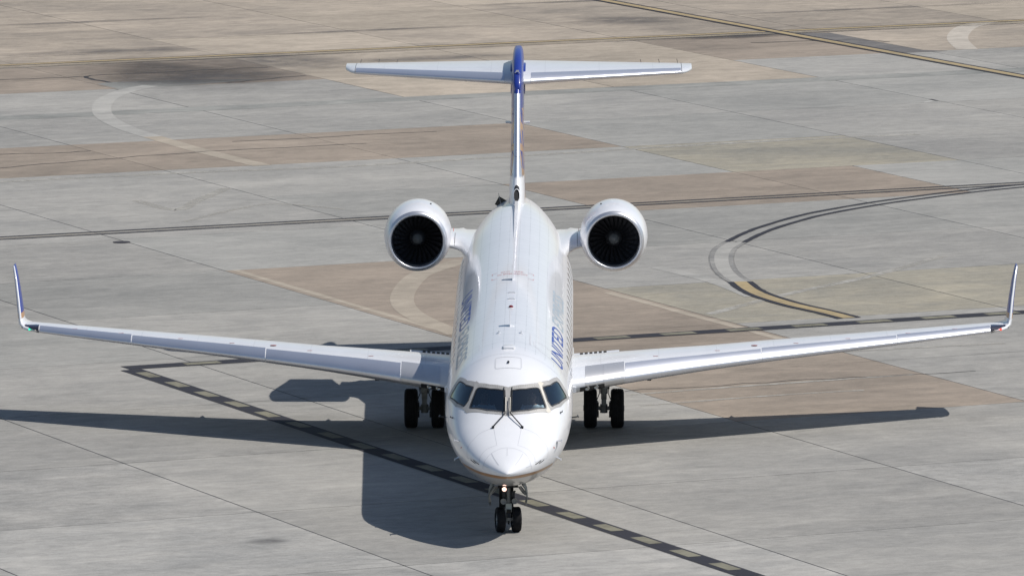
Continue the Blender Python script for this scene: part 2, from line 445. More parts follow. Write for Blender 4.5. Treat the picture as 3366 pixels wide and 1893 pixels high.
q = flat_strip('scrubbed_part', off_curve(cmid, 0.0), 0.62, 0.008, P_ghost); q.parent = o
q = flat_strip('scrubbed_edge', off_curve(cmid, 0.27), 0.16, 0.010, paint('grey_remnant', (0.16, 0.16, 0.165, 1), 0.35, 0.9)); q.parent = o
q = flat_strip('scrubbed_edge', off_curve(cmid, -0.27), 0.16, 0.010, bpy.data.materials['grey_remnant']); q.parent = o

# ghosts of removed lines
gh = [([(-12.7, 95.0), (-13.357, 93.482), (-13.85, 90.745), (-13.85, 87.625), (-13.457, 84.582), (-12.652, 81.614), (-11.75, 79.3)], 0.62), ([(-11.75, 79.3), (-10.129, 75.491), (-8.007, 71.198)], 0.62),
      ([(-1.6, 48.2), (-2.2, 46.75), (-2.8, 44.8), (-3.1, 41.1), (-2.967, 38.3), (-2.45, 35.96), (-1.5, 33.2)], 0.62),
      ([(16.2, 118.0), (15.356, 116.0), (14.9, 113.3), (14.75, 110.7), (14.9, 107.5)], 0.75),
      ([(3.6, 46.66), (5.06, 43.65), (6.0, 40.6)], 0.5),
      ([(4.77, 37.07), (6.85, 41.03), (9.2, 44.85), (11.28, 49.13)], 0.30),
      ([(-11.3, 62.26), (-9.99, 59.81), (-9.5, 62.08), (-8.79, 65.3)], 0.35)]
zz = 0.0032
for P, w in gh:
    zz += 0.0002
    if w in (0.30, 0.35): mark('pale_scrape', smooth_curve(P), w, zz, P_ghost2); continue
    o = mark('removed_line', smooth_curve(P), w, zz, P_ghostc if P[0] == (16.2, 118.0) else (P_ghostb if (P[0] in ((-11.75, 79.3), (-1.6, 48.2))) else P_ghost))
for P, w in [([(-17.0, 66.2), (-10.24, 69.3), (-5.66, 70.9), (1.0, 74.6), (6.89, 77.8), (12.0, 80.0)], 0.45), ([(-9.6, 57.0), (-7.5, 61.2), (-5.2, 60.0)], 0.22), ([(2.0, 27.0), (6.0, 29.3), (12.0, 31.6)], 0.25),
             ([(2.6, 22.5), (5.6, 24.1), (9.5, 26.0)], 0.18), ([(2.9, 20.7), (6.0, 22.4), (8.2, 23.3)], 0.16), ([(-11, 33), (-8.0, 31.0), (-6.2, 32.4)], 0.3)]:
    zz += 0.0002; mark('pale_scrape', smooth_curve(P), w, zz, P_ghost2)

# soft dark stains (their own shape, alpha from uv ellipse and noise)
def stain_mat(name, col, strength, scale=0.5):
    m, n, b = newmat(name)
    b.inputs['Base Color'].default_value = col; b.inputs['Roughness'].default_value = 0.8; b.inputs['Specular IOR Level'].default_value = 0.2
    uv = N(n, 'ShaderNodeUVMap'); sub = N(n, 'ShaderNodeVectorMath', operation='DISTANCE'); sub.inputs[1].default_value = (0.5, 0.5, 0)
    geo = N(n, 'ShaderNodeNewGeometry'); t = N(n, 'ShaderNodeTexNoise', i_Scale=scale, i_Detail=7.0, i_Roughness=0.65); n.links.new(geo.outputs['Position'], t.inputs['Vector'])
    n.links.new(uv.outputs[0], sub.inputs[0])
    mr = N(n, 'ShaderNodeMapRange'); mr.interpolation_type = 'SMOOTHSTEP'; mr.inputs[1].default_value = 0.5; mr.inputs[2].default_value = 0.05
    n.links.new(sub.outputs['Value'], mr.inputs[0])
    mr2 = N(n, 'ShaderNodeMapRange'); mr2.inputs[1].default_value = 0.35; mr2.inputs[2].default_value = 0.62; n.links.new(t.outputs['Fac'], mr2.inputs[0])
    f = mathn(n, 'MULTIPLY', mathn(n, 'MULTIPLY', mr.outputs[0], mathn(n, 'ADD', mathn(n, 'MULTIPLY', mr2.outputs[0], 0.7), 0.3)), strength)
    n.links.new(f, b.inputs['Alpha']); return m
ST_dark = stain_mat('dark_soot', (0.085, 0.077, 0.072, 1), 0.78)
ST_soft = stain_mat('grey_soot', (0.11, 0.108, 0.11, 1), 0.5, 0.9)
def stain(cx, cy, rx, ry, ang, mat, z=0.0025):
    c, s = math.cos(ang), math.sin(ang)
    P = [(-rx, -ry), (rx, -ry), (rx, ry), (-rx, ry)]
    me = bpy.data.meshes.new('stain'); me.from_pydata([(x*c-y*s, x*s+y*c, 0) for x, y in P], [], [(0, 1, 2, 3)])
    u = me.uv_layers.new(name='UVMap')
    for li, q in enumerate([(0, 0), (1, 0), (1, 1), (0, 1)]): u.data[li].uv = q
    me.materials.append(mat); o = bpy.data.objects.new('stain', me); COL.objects.link(o); o.location = (cx, cy, z); o['kind'] = 'structure'
    return o
A0 = math.atan2(du.y, du.x)
stain(-11.9, 99.6, 4.2, 7.5, 0.30, ST_dark); stain(-11.0, 97.6, 5.2, 2.8, A0, ST_soft, 0.0030); stain(-14.2, 107.0, 5.5, 1.7, A0, ST_soft)
stain(-8.6, 103.6, 3.3, 4.5, 0.5, ST_soft, 0.0028); stain(-3.4, 104.5, 5.0, 1.2, A0, ST_soft, 0.0030); stain(6.8, 112.2, 3.4, 1.0, A0, ST_dark, 0.0034)
def flat_patch(name, P, mat, z):
    c = sum((Vector(p) for p in P), Vector((0, 0)))/len(P); me = bpy.data.meshes.new(name); me.from_pydata([(p[0]-c.x, p[1]-c.y, 0) for p in P], [], [tuple(range(len(P)))]); me.materials.append(mat)
    me.uv_layers.new(name='UVMap')
    for l in me.uv_layers[0].data: l.uv = (.5, .5)
    o = bpy.data.objects.new(name, me); COL.objects.link(o); o.location = (c.x, c.y, z); o['kind'] = 'structure'; return o
flat_patch('dark_patch', [(9.05, 113.55), (10.39, 113.61), (11.71, 110.68), (13.34, 107.29), (14.2, 106.95), (13.6, 106.6), (12.51, 106.12), (11.13, 108.33), (9.9, 111.1)], P_asph, 0.0030)
flat_patch('dark_patch', [(-14.5, 95.6), (-14.17, 96.14), (-12.84, 96.66), (-11.3, 96.95), (-9.2, 97.2), (-10.2, 96.2), (-11.58, 95.1), (-13.70, 93.98)], P_dstrip, 0.0021)
stain(3.2, 118.5, 3.2, 2.2, 0.4, ST_soft); stain(-4.95, 1.0, 0.6, 0.5, 0.6, ST_soft); stain(-4.2, -7.6, 0.9, 0.6, -0.3, ST_soft, 0.0036)
stain(-13.0, 3.0, 3.0, 3.0, A0, ST_soft, 0.0031); stain(0.0, 17.5, 3.2, 4.0, A0, ST_soft, 0.0033)
for jj, k, r in ((-1, .0, .5), (-2, .15, .5), (0, -.15, .35)):
    for q in range(4): c_ = gw(6.5-q*2.6-(jj % 2), jj+k*.3); stain(c_.x, c_.y, 6.5, r, A0, ST_soft, 0.0036+.0002*q-.0001*jj)
flat_strip('patched_strip', line_pts(gw(9, 1.93), gw(-3, 1.93), 2), 1.25, 0.0022, P_dstrip, None, 'structure')
for (i_, j0_, j1_, s_) in ((7, 7, 9, -1), (6, 8.1, 9.4, 1)):
    flat_strip('worn_margin', line_pts(gw(i_+s_*.038, j0_), gw(i_+s_*.038, j1_), 12), .26, 0.0024, P_ghostb, None, 'structure', wob=.25)
# cracks at the stained slabs
P_crack = simple('crack_tar', (0.03, 0.029, 0.032), 0.9)
def crack(P, w=0.07):
    P = smooth_curve(P, 5); P = [q + Vector((random.uniform(-.05, .05), random.uniform(-.12, .12))) for q in P]
    mark('tar_crack', P, w, 0.0055, P_crack)
crack([(-17.81, 97.0), (-15.23, 97.95), (-14.38, 98.66), (-10.43, 100.59), (-9.02, 101.18)], 0.10)
crack([(-15.0, 98.0), (-14.7, 97.0), (-14.0, 96.1)], 0.16); crack([(-10.21, 95.8), (-9.0, 97.2), (-7.72, 98.41)], 0.10)
crack([(-16.09, 74.31), (-14.5, 74.7), (-13.37, 75.1)], 0.08); crack([(-15.8, 70.56), (-13.55, 72.36), (-10.72, 74.5), (-9.43, 75.29), (-5.1, 77.3)], 0.07)
crack([(7.5, 109.9), (10.8, 110.9), (12.3, 110.3)], 0.09); crack([(-9.2, 77.8), (-6.0, 79.4), (-3, 80.8)], 0.06)
crack([(2.6, 23.2), (5.4, 24.4), (8.0, 25.5), (11.0, 26.6)], 0.04)
# round cover plate and chipped corner
mb = MB(); mb.lathe([(0, 0.0001), (0, 0.24), (0.012, 0.24), (0.014, 0.21), (0.010, 0.20), (0.010, 0.0001)], (-11.07, 52.2, 0.002), 'z', 28)
o = mb.build('manhole_cover', simple('dark_iron', (0.05, 0.045, 0.05), 0.7, 0.3)); tag(o, 'small round dark iron cover set in the grey concrete left of the engines', 'manhole cover')
mb = MB(); mb.add([(12.6, 89.5, .003), (12.85, 89.85, .003), (12.95, 90.15, .003), (12.85, 90.15, .003), (12.6, 89.7, .003)], [(0, 1, 2, 3, 4)])
o = mb.build('spalled_patch', simple('fresh_chip', (0.42, 0.41, 0.38), 0.9), smooth=False); o['kind'] = 'structure'
mark('tar_crack', [Vector((12.85, 90.6)), Vector((13.05, 90.1))], 0.12, 0.0055, P_crack)

# ------------------------------------------------------------------ aircraft materials
def fuse_mat():
    m, n, b = newmat('fuselage_paint')
    tc = N(n, 'ShaderNodeTexCoord'); sp_ = N(n, 'ShaderNodeSeparateXYZ'); n.links.new(tc.outputs['Object'], sp_.inputs[0])
    X, Y, Z = sp_.outputs
    ang = mathn(n, 'ARCTAN2', Z, X)
    def lines(src, period, width, soft=0.5):
        f = mathn(n, 'ABSOLUTE', mathn(n, 'SUBTRACT', mathn(n, 'FRACT', mathn(n, 'DIVIDE', src, period)), 0.5))
        return mathn(n, 'LESS_THAN', f, width/period/2)
    lon = lines(mathn(n, 'MULTIPLY', ang, 1.345), 0.235, 0.016)
    cir = lines(Y, 0.485, 0.03); cir2 = lines(Y, 3.45, 0.05)
    gate = mathn(n, 'GREATER_THAN', Y, 4.3); up = mathn(n, 'GREATER_THAN', Z, 0.72)
    no = N(n, 'ShaderNodeTexNoise', i_Scale=1.6, i_Detail=6.0, i_Roughness=0.6); n.links.new(tc.outputs['Object'], no.inputs['Vector'])
    n2 = N(n, 'ShaderNodeTexNoise', i_Scale=9.0, i_Detail=5.0, i_Roughness=0.7); n.links.new(tc.outputs['Object'], n2.inputs['Vector'])
    brk = mathn(n, 'GREATER_THAN', n2.outputs['Fac'], 0.47)
    L = mathn(n, 'ADD', mathn(n, 'MULTIPLY', lon, 0.20), mathn(n, 'MULTIPLY', cir, 0.12)); L = mathn(n, 'MULTIPLY', L, brk)
    L = mathn(n, 'ADD', L, mathn(n, 'MULTIPLY', cir2, 0.10))
    L = mathn(n, 'MULTIPLY', mathn(n, 'MULTIPLY', L, gate), up)
    dirt = mathn(n, 'MULTIPLY', mathn(n, 'SUBTRACT', no.outputs['Fac'], 0.5), 0.10)
    v = mathn(n, 'SUBTRACT', mathn(n, 'ADD', 1.0, dirt), L)
    # scuffs round the tail end and roof: short dark scratches
    mp = N(n, 'ShaderNodeMapping'); mp.inputs['Scale'].default_value = (3.0, 9.0, 3.0); n.links.new(tc.outputs['Object'], mp.inputs[0])
    n3 = N(n, 'ShaderNodeTexNoise', i_Scale=1.0, i_Detail=8.0, i_Roughness=0.75); n.links.new(mp.outputs[0], n3.inputs['Vector'])
    sc_ = N(n, 'ShaderNodeMapRange'); sc_.inputs[1].default_value = 0.66; sc_.inputs[2].default_value = 0.74; n.links.new(n3.outputs['Fac'], sc_.inputs[0])
    v = mathn(n, 'SUBTRACT', v, mathn(n, 'MULTIPLY', mathn(n, 'MULTIPLY', sc_.outputs[0], mathn(n, 'GREATER_THAN', Z, 0.5)), 0.14))
    # two tone: white above, light grey below the gold cheat line
    lim = mathn(n, 'ADD', -0.66, mathn(n, 'MULTIPLY', Y, -0.04)); below = mathn(n, 'LESS_THAN', Z, lim)
    base = mixc(n, below, (0.765, 0.77, 0.79, 1), (0.46, 0.455, 0.45, 1))
    se = N(n, 'ShaderNodeSeparateColor'); n.links.new(base, se.inputs[0]); cc = N(n, 'ShaderNodeCombineColor')
    for i in range(3): n.links.new(mathn(n, 'MULTIPLY', se.outputs[i], v), cc.inputs[i])
    n.links.new(cc.outputs[0], b.inputs['Base Color'])
    b.inputs['Roughness'].default_value = 0.32; b.inputs['Coat Weight'].default_value = 0.6; b.inputs['Coat Roughness'].default_value = 0.07
    bp = N(n, 'ShaderNodeBump', i_Strength=0.12, i_Distance=0.02); n.links.new(mathn(n, 'SUBTRACT', no.outputs['Fac'], mathn(n, 'MULTIPLY', L, 1.5)), bp.inputs['Height']); n.links.new(bp.outputs['Normal'], b.inputs['Normal'])
    return m
M_fus = fuse_mat()
M_white = simple('white_paint', (0.76, 0.765, 0.785), 0.3, coat=0.5, dirt=0.04)
M_wing = simple('wing_grey_paint', (0.60, 0.62, 0.66), 0.38, coat=0.25, dirt=0.06, scale=1.2)
M_alu = simple('bare_aluminium', (0.62, 0.62, 0.63), 0.33, metal=0.62, dirt=0.05, scale=2.0)
M_slat = simple('slat_metal', (0.74, 0.75, 0.80), 0.44, metal=0.92, dirt=0.05, scale=1.5)
M_lip = simple('polished_lip', (0.70, 0.70, 0.72), 0.40, metal=0.85, dirt=0.04)
M_blue = simple('deep_blue_paint', (0.012, 0.035, 0.26), 0.35, coat=0.25, dirt=0.05)
M_navy = simple('navy_lettering', (0.035, 0.075, 0.33), 0.4)
M_let2 = simple('grey_blue_lettering', (0.33, 0.40, 0.46), 0.4)
M_gold = simple('gold_paint', (0.42, 0.24, 0.12), 0.4, coat=0.3, dirt=0.08)
M_line = simple('seam_line_grey', (0.56, 0.57, 0.60), 0.6)
M_dline = simple('dark_rubber_seal', (0.035, 0.037, 0.042), 0.6)
M_mask = simple('windshield_frame_grey', (0.41, 0.40, 0.385), 0.5, metal=0.1, dirt=0.12, scale=6)
M_cream = simple('cream_post', (0.66, 0.62, 0.54), 0.5, dirt=0.06)
M_black = simple('matt_black', (0.010, 0.010, 0.012), 0.7)
M_dark = simple('dark_metal', (0.045, 0.046, 0.05), 0.5, metal=0.6, dirt=0.2, scale=8)
M_gear = simple('gear_grey_paint', (0.30, 0.31, 0.31), 0.5, dirt=0.25, scale=12)
M_tyre = simple('tyre_rubber', (0.012, 0.012, 0.014), 0.85, bump=0.3, scale=20, spec=0.3)
M_rim = simple('wheel_rim', (0.42, 0.42, 0.41), 0.45, metal=0.5, dirt=0.2, scale=10)
M_red = simple('red_marking', (0.45, 0.05, 0.04), 0.5)
M_pinkred = simple('faded_red_marking', (0.52, 0.26, 0.26), 0.5)
M_fan = simple('fan_blade_titanium_shaded', (0.04, 0.04, 0.045), 0.5, metal=0.7)  # base colour darkened to hold the shade inside the inlet
M_spin = simple('spinner_dark', (0.030, 0.031, 0.034), 0.5)
M_spin2 = simple('spinner_grey_tip', (0.075, 0.08, 0.08), 0.6)
M_beacon = simple('red_lens', (0.20, 0.01, 0.01), 0.15, coat=1.0)
M_win = simple('dark_cabin_glass', (0.02, 0.022, 0.028), 0.08, coat=1.0)
M_door = simple('gear_door_dark', (0.15, 0.16, 0.155), 0.5, dirt=0.25, scale=10)
def emit(name, col, s):
    m, n, b = newmat(name); b.inputs['Base Color'].default_value = col; b.inputs['Emission Color'].default_value = col; b.inputs['Emission Strength'].default_value = s; return m
def glass_mat():
    m = bpy.data.materials.new('cockpit_glass'); m.use_nodes = True; n = m.node_tree; n.nodes.clear()
    out = n.nodes.new('ShaderNodeOutputMaterial'); tr = N(n, 'ShaderNodeBsdfTransparent'); tr.inputs[0].default_value = (0.74, 0.86, 0.92, 1)
    gl = N(n, 'ShaderNodeBsdfGlossy'); gl.inputs['Color'].default_value = (0.85, 0.97, 1.0, 1); gl.inputs['Roughness'].default_value = 0.02
    fr = N(n, 'ShaderNodeFresnel'); fr.inputs['IOR'].default_value = 1.8; mx = N(n, 'ShaderNodeMixShader')
    n.links.new(mathn(n, 'ADD', fr.outputs[0], 0.05, True), mx.inputs[0]); n.links.new(tr.outputs[0], mx.inputs[1]); n.links.new(gl.outputs[0], mx.inputs[2]); n.links.new(mx.outputs[0], out.inputs['Surface'])
    return m
M_glass = glass_mat()
def logo_mat():   # blue fin side with a gold globe grid, flat paint
    m, n, b = newmat('fin_livery'); tc = N(n, 'ShaderNodeTexCoord'); s = N(n, 'ShaderNodeSeparateXYZ'); n.links.new(tc.outputs['Object'], s.inputs[0])
    dy = mathn(n, 'SUBTRACT', s.outputs[1], 29.4); dz = mathn(n, 'SUBTRACT', s.outputs[2], 4.2)
    r = mathn(n, 'SQRT', mathn(n, 'ADD', mathn(n, 'POWER', dy, 2.0), mathn(n, 'POWER', dz, 2.0))); a = mathn(n, 'ARCTAN2', dz, dy)
    def ln(v, p, w): return mathn(n, 'LESS_THAN', mathn(n, 'ABSOLUTE', mathn(n, 'SUBTRACT', mathn(n, 'FRACT', mathn(n, 'DIVIDE', v, p)), 0.5)), w)
    g = mathn(n, 'MAXIMUM', ln(r, 0.30, 0.17), ln(a, 0.16, 0.15))
    g = mathn(n, 'MULTIPLY', g, mathn(n, 'LESS_THAN', s.outputs[2], 6.35))
    n.links.new(mixc(n, g, (0.014, 0.035, 0.24, 1), (0.42, 0.25, 0.13, 1)), b.inputs['Base Color']); b.inputs['Roughness'].default_value = 0.3; b.inputs['Coat Weight'].default_value = 0.5
    return m
M_fin = logo_mat()

# ------------------------------------------------------------------ the aircraft
plane = thing('airliner', 'white twin-engine regional jet with silver-edged wings taxiing towards the camera', 'airplane')
AL = math.atan(0.036); Z0 = 2.09
caL, saL = math.cos(AL), math.sin(AL)
def l2w(p): return Vector((p[0], p[1]*caL - p[2]*saL, Z0 + p[1]*saL + p[2]*caL))
def FB(mb, name, mat, parent=None, smooth=True, fix=True, angle=40):
    o = mb.build(name, mat, parent if parent is not None else plane, smooth, fix, angle=angle)
    if parent is None: o.location = (0, 0, Z0); o.rotation_euler = (AL, 0, 0)
    return o

def inpoly(x, y, P):
    c = False; n = len(P)
    for i in range(n):
        x1, y1 = P[i]; x2, y2 = P[(i+1) % n]
        if (y1 > y) != (y2 > y) and x < (x2-x1)*(y-y1)/(y2-y1)+x1: c = not c
    return c
def mir(P): return [(s, 180-t) for s, t in P][::-1]
def grow(P, k):     # scale a (s,theta) polygon about its centroid
    cx = sum(p[0] for p in P)/len(P); cy = sum(p[1] for p in P)/len(P)
    out = []
    for s, t in P:
        dx, dy = (s-cx), (t-cy)*0.021; l = math.hypot(dx, dy); out.append((cx+dx*(l+k)/l, cy+dy*(l+k)/l/0.021))
    return out
MAIN = [(2.585, 86.6), (2.675, 72.1), (2.80, 61.5), (2.815, 59.2), (2.79, 57.3), (2.63, 53), (2.44, 47.6), (2.405, 47.2), (2.37, 49.2), (2.163, 67.3), (2.075, 84.5), (2.09, 86.0), (2.12, 86.8), (2.375, 86.8)]
SIDE = [(2.93, 54.0), (2.96, 52.6), (3.166, 46), (3.57, 39.2), (3.60, 37.0), (3.56, 30.5), (3.56, 22.8), (3.50, 22.0), (2.865, 31.4), (2.575, 39.3), (2.565, 41), (2.615, 46), (2.77, 50.5), (2.88, 54.0)]
MASKP = [(2.668, 90), (2.80, 72), (2.95, 61), (3.287, 48.5), (3.82, 40), (3.87, 37), (3.84, 28.4), (3.93, 17), (3.85, 15.8), (2.86, 26.8), (2.36, 41.5), (2.30, 44.5), (2.088, 66.7), (1.96, 90)]
PANES = [MAIN, SIDE, mir(MAIN), mir(SIDE)]
holes = [grow(P, 0.014) for P in PANES]

# shell: stations by theta grid, panes cut out
ths = [k*1.25 for k in range(288)]
st = [0.0, .01, .02, .04, .06, .09, .12, .16, .20, .25, .3, .36, .43, .5, .6, .7, .8, .9, 1.0, 1.1, 1.2, 1.3, 1.4, 1.5, 1.6, 1.7, 1.8, 1.9]
s = 1.95
while s < 3.95: st.append(round(s, 3)); s += 0.02
s = 4.0
while s < 30.001: st.append(round(s, 3)); s += (0.25 if s < 20 else 0.2)
bm = bmesh.new(); rows = []
for s in st: rows.append([bm.verts.new(fpt(s, math.radians(t))) for t in ths])
for a in range(len(st)-1):
    sm = (st[a]+st[a+1])/2; chk = 1.9 < sm < 4
    for k in range(288):
        tm = ths[k]+0.625
        if chk and tm < 180 and any(inpoly(sm, tm, H) for H in holes): continue
        k2 = (k+1) % 288
        try: bm.faces.new((rows[a][k], rows[a][k2], rows[a+1][k2], rows[a+1][k]))
        except ValueError: pass
bm.faces.new(rows[-1])
bmesh.ops.remove_doubles(bm, verts=bm.verts, dist=0.0004)
bmesh.ops.recalc_face_normals(bm, faces=bm.faces)
me = bpy.data.meshes.new('fuselage'); bm.to_mesh(me); bm.free(); me.materials.append(M_fus); me.shade_smooth()
fus = bpy.data.objects.new('fuselage', me); COL.objects.link(fus); fus.parent = plane; fus.location = (0, 0, Z0); fus.rotation_euler = (AL, 0, 0)

def cells(P, outs, ds, dt, off, thick=0.0):
    smin, smax = min(p[0] for p in P), max(p[0] for p in P); tmin, tmax = min(p[1] for p in P), max(p[1] for p in P)
    ns = int((smax-smin)/ds)+2; ntt = int((tmax-tmin)/dt)+2; idx = {}; mb = MB()
    def vid(i, k):
        if (i, k) not in idx:
            idx[(i, k)] = len(mb.v); mb.v.append(fpt(smin+i*ds, math.radians(tmin+k*dt), off))
        return idx[(i, k)]
    for i in range(ns):
        for k in range(ntt):
            sc, tc_ = smin+(i+.5)*ds, tmin+(k+.5)*dt
            if inpoly(sc, tc_, P) and not any(inpoly(sc, tc_, Q) for Q in outs):
                mb.f.append((vid(i, k), vid(i+1, k), vid(i+1, k+1), vid(i, k+1))); mb.mi.append(0)
    return mb
def ribbon(pts, w, off, closed=False, dens=0.04):
    P = list(pts) + ([pts[0]] if closed else []); Q = []
    for a, b in zip(P, P[1:]):
        l = math.hypot(b[0]-a[0], (b[1]-a[1])*0.0235); n = max(1, int(l/dens))
        Q += [(a[0]+(b[0]-a[0])*k/n, a[1]+(b[1]-a[1])*k/n) for k in range(n)]
    if not closed: Q.append(P[-1])
    C = [Vector(fpt(s, math.radians(t), off)) for s, t in Q]; Nn = [(Vector(fpt(s, math.radians(t), off+.01))-c).normalized() for (s, t), c in zip(Q, C)]
    mb = MB(); L = []; n = len(C)
    for k in range(n):
        a = C[(k-1) % n] if (closed or k) else C[k]; b = C[(k+1) % n] if (closed or k < n-1) else C[k]
        t = (b-a).normalized(); sd = t.cross(Nn[k]).normalized()*(w/2); L += [C[k]+sd, C[k]-sd]
    m = n if closed else n-1
    mb.add(L, [(2*k, 2*k+1, (2*k+3) % (2*n), (2*k+2) % (2*n)) for k in range(m)]); return mb

mask = cells(MASKP + mir(MASKP), [grow(P, 0.004) for P in PANES], 0.010, 0.5, 0.004)
FB(mask, 'windshield_frame', M_mask, fix=False)
for P in PANES:
    g = FB(cells(grow(P, 0.018), [], 0.012, 0.6, 0.0015), 'windshield_pane', M_glass, fix=False)
for P in PANES: FB(ribbon(P, 0.030, 0.0085, True, 0.03), 'window_seal', M_dline, fix=False)
for mi_ in (False, True):
    Q = [(2.965, 60.5), (3.05, 58.5), (3.05, 54.0), (2.93, 55.6), (2.66, 50.5), (2.49, 44.7), (2.41, 38.8), (2.31, 42.5), (2.335, 46.2), (2.43, 45.2), (2.62, 51.0), (2.87, 57.8)]
    if mi_: Q = mir(Q)
    FB(cells(Q, [], 0.012, 0.6, 0.006), 'window_post', M_cream if not mi_ else M_mask, fix=False)
FB(ribbon([(2.04, 90), (2.66, 90)], 0.10, 0.0065), 'centre_post', M_mask, fix=False)
# rivets on the frame
rv = MB()
def rivet(s, t, r=0.006):
    c = Vector(fpt(s, math.radians(t), 0.0095)); n_ = (Vector(fpt(s, math.radians(t), 0.02))-c).normalized(); a = n_.orthogonal().normalized(); b = n_.cross(a)
    rv.add([c+(a*math.cos(k*math.pi/3)+b*math.sin(k*math.pi/3))*r for k in range(6)], [(0, 1, 2, 3, 4, 5)])
for k in range(15):
    f = k/14
    for dd in (0, 0.028):
        for sg in (0, 1):
            a = (2.635+f*.22+dd, 85-f*25); b = (2.045+f*.20-dd+ .012, 85-f*27)
            for s_, t_ in (a, b): rivet(s_, t_ if sg == 0 else 180-t_)
o = FB(rv, 'rivet_rows', simple('rivet_dark', (0.16, 0.15, 0.14), 0.5), fix=False); o['kind'] = 'stuff'

# gold cheat line
def th_h(s, h, side):
    T, B, W, M = fsec(s); v = (h-M)/((T-M) if h > M else (M-B)); v = max(-1, min(1, v)); a = math.degrees(math.asin(v))
    return a if side > 0 else 180-a
mb = MB(); ss = [0.012, .02, .03, .045, .06, .08, .1, .13, .16, .2, .25, .3, .4, .5, .65, .8, 1, 1.3, 1.6, 2, 2.5, 3, 3.5, 4, 5, 6, 8, 10, 12, 15, 18, 21, 23, 25]
for side in (1, -1):
    rings = []
    for s_ in ss:
        a = th_h(s_, -0.597-0.035*s_, side); b = th_h(s_, -0.665-0.04*s_, side)
        if side < 0 and b < a - 0: pass
        rings.append([fpt(s_, math.radians(a+(b-a)*k/3), 0.003) for k in range(4)])
    mb.loft(rings, closed=False)
FB(mb, 'gold_cheat_line', M_gold, fix=False)

# seams, hatch, door outlines
RS = [(0.569, 189), (0.559, 164.8), (0.627, 141.8), (0.752, 118.9), (0.841, 101.1), (0.862, 90), (0.849, 78), (0.80, 65), (0.74, 52.2), (0.64, 36), (0.56, 15.2), (0.569, -9)]
FB(ribbon(RS, 0.012, 0.002), 'radome_seam', M_line, fix=False)
for P in ([(1.62, 72.5), (1.54, 50), (1.44, 38), (1.33, 10), (1.27, -7)], [(1.62, 72.5), (0.98, 72.5), (0.93, 55), (0.80, 30), (0.70, 9)], [(0.70, 9), (1.27, -7)]):
    FB(ribbon(P, 0.010, 0.002), 'nose_panel_seam', M_line, fix=False); FB(ribbon(mir(P), 0.010, 0.002), 'nose_panel_seam', M_line, fix=False)
for a, b in (((0.84, 90), (0.56, 90)), ((0.72, 123), (0.28, 125)), ((0.72, 57), (0.28, 55)), ((0.56, 172), (0.40, 172)), ((0.56, 8), (0.40, 8))):
    FB(ribbon([a, b], 0.012, 0.004), 'lightning_strip', M_line, fix=False)
for t in (90,):
    FB(ribbon([(3.24, 78.5), (3.24, 101.5), (3.30, 102.3), (3.69, 101.8), (3.75, 101), (3.75, 79), (3.69, 78.2), (3.30, 77.7)], 0.030, 0.003, True), 'roof_hatch_seam', M_line, fix=False)
FB(ribbon([(5.2, 70.5), (6.55, 70.8)], 0.022, 0.012), 'door_rain_gutter', M_line, fix=False)
FB(ribbon([(5.25, 66.5), (5.72, 67), (5.86, 64.5), (5.84, 56), (5.75, 46), (5.70, 30), (5.70, -20)], 0.028, 0.003), 'passenger_door_seam', M_line, fix=False)
FB(ribbon([(5.25, 66.5), (4.9, 60), (4.82, 46), (4.80, 30), (4.80, -20)], 0.022, 0.003), 'passenger_door_seam', M_line, fix=False)
FB(ribbon([(4.85, 160), (4.85, 125), (4.9, 118), (5.5, 118), (5.55, 125), (5.55, 160)], 0.016, 0.003), 'service_door_seam', M_line, fix=False)
FB(ribbon([(4.15, 20), (4.0, 50), (3.98, 90), (4.0, 130), (4.15, 160)], 0.010, 0.002), 'frame_seam', M_line, fix=False)
# hatch handle
mb = MB(); c = Vector(fpt(3.46, math.radians(90), 0.012)); mb.box(c, (0.045, 0.13, 0.012)); mb.box(c+Vector((0, 0.05, 0.008)), (0.02, 0.05, 0.012)); FB(mb, 'hatch_handle', M_dark, smooth=False)

# cabin windows
def rr_poly(sc, tc_, hw, ht, n=3):
    P = []
    for cx, cy, a0 in ((1, 1, 0), (-1, 1, 90), (-1, -1, 180), (1, -1, 270)):
        for k in range(n+1):
            a = math.radians(a0+90*k/n); P.append((sc+cx*hw*.55+hw*.45*math.cos(a), tc_+cy*ht*.6+ht*.4*math.sin(a)))
    return P
def fan_patch(P, off, nr=4):
    cx = sum(p[0] for p in P)/len(P); cy = sum(p[1] for p in P)/len(P); n = len(P); rings = []
    for r in range(1, nr+1): rings.append([fpt(cx+(a-cx)*r/nr, math.radians(cy+(b-cy)*r/nr), off) for a, b in P])
    mb = MB(); mb.loft(rings); mb.add(rings[0], [tuple(range(n))]); return mb
for side in (0, 1):
    k = 0; s_ = 7.05
    while s_ < 21.0:
        t_ = 18.4 if side == 0 else 161.6
        fr = FB(ribbon(rr_poly(s_, t_, 0.135, 7.9), 0.022, 0.004, True, 0.05), 'cabin_window', M_line, fix=False)
        pn = FB(fan_patch(rr_poly(s_, t_, 0.118, 7.0), 0.003), 'pane', M_win, fr, fix=False)
        s_ += 0.79

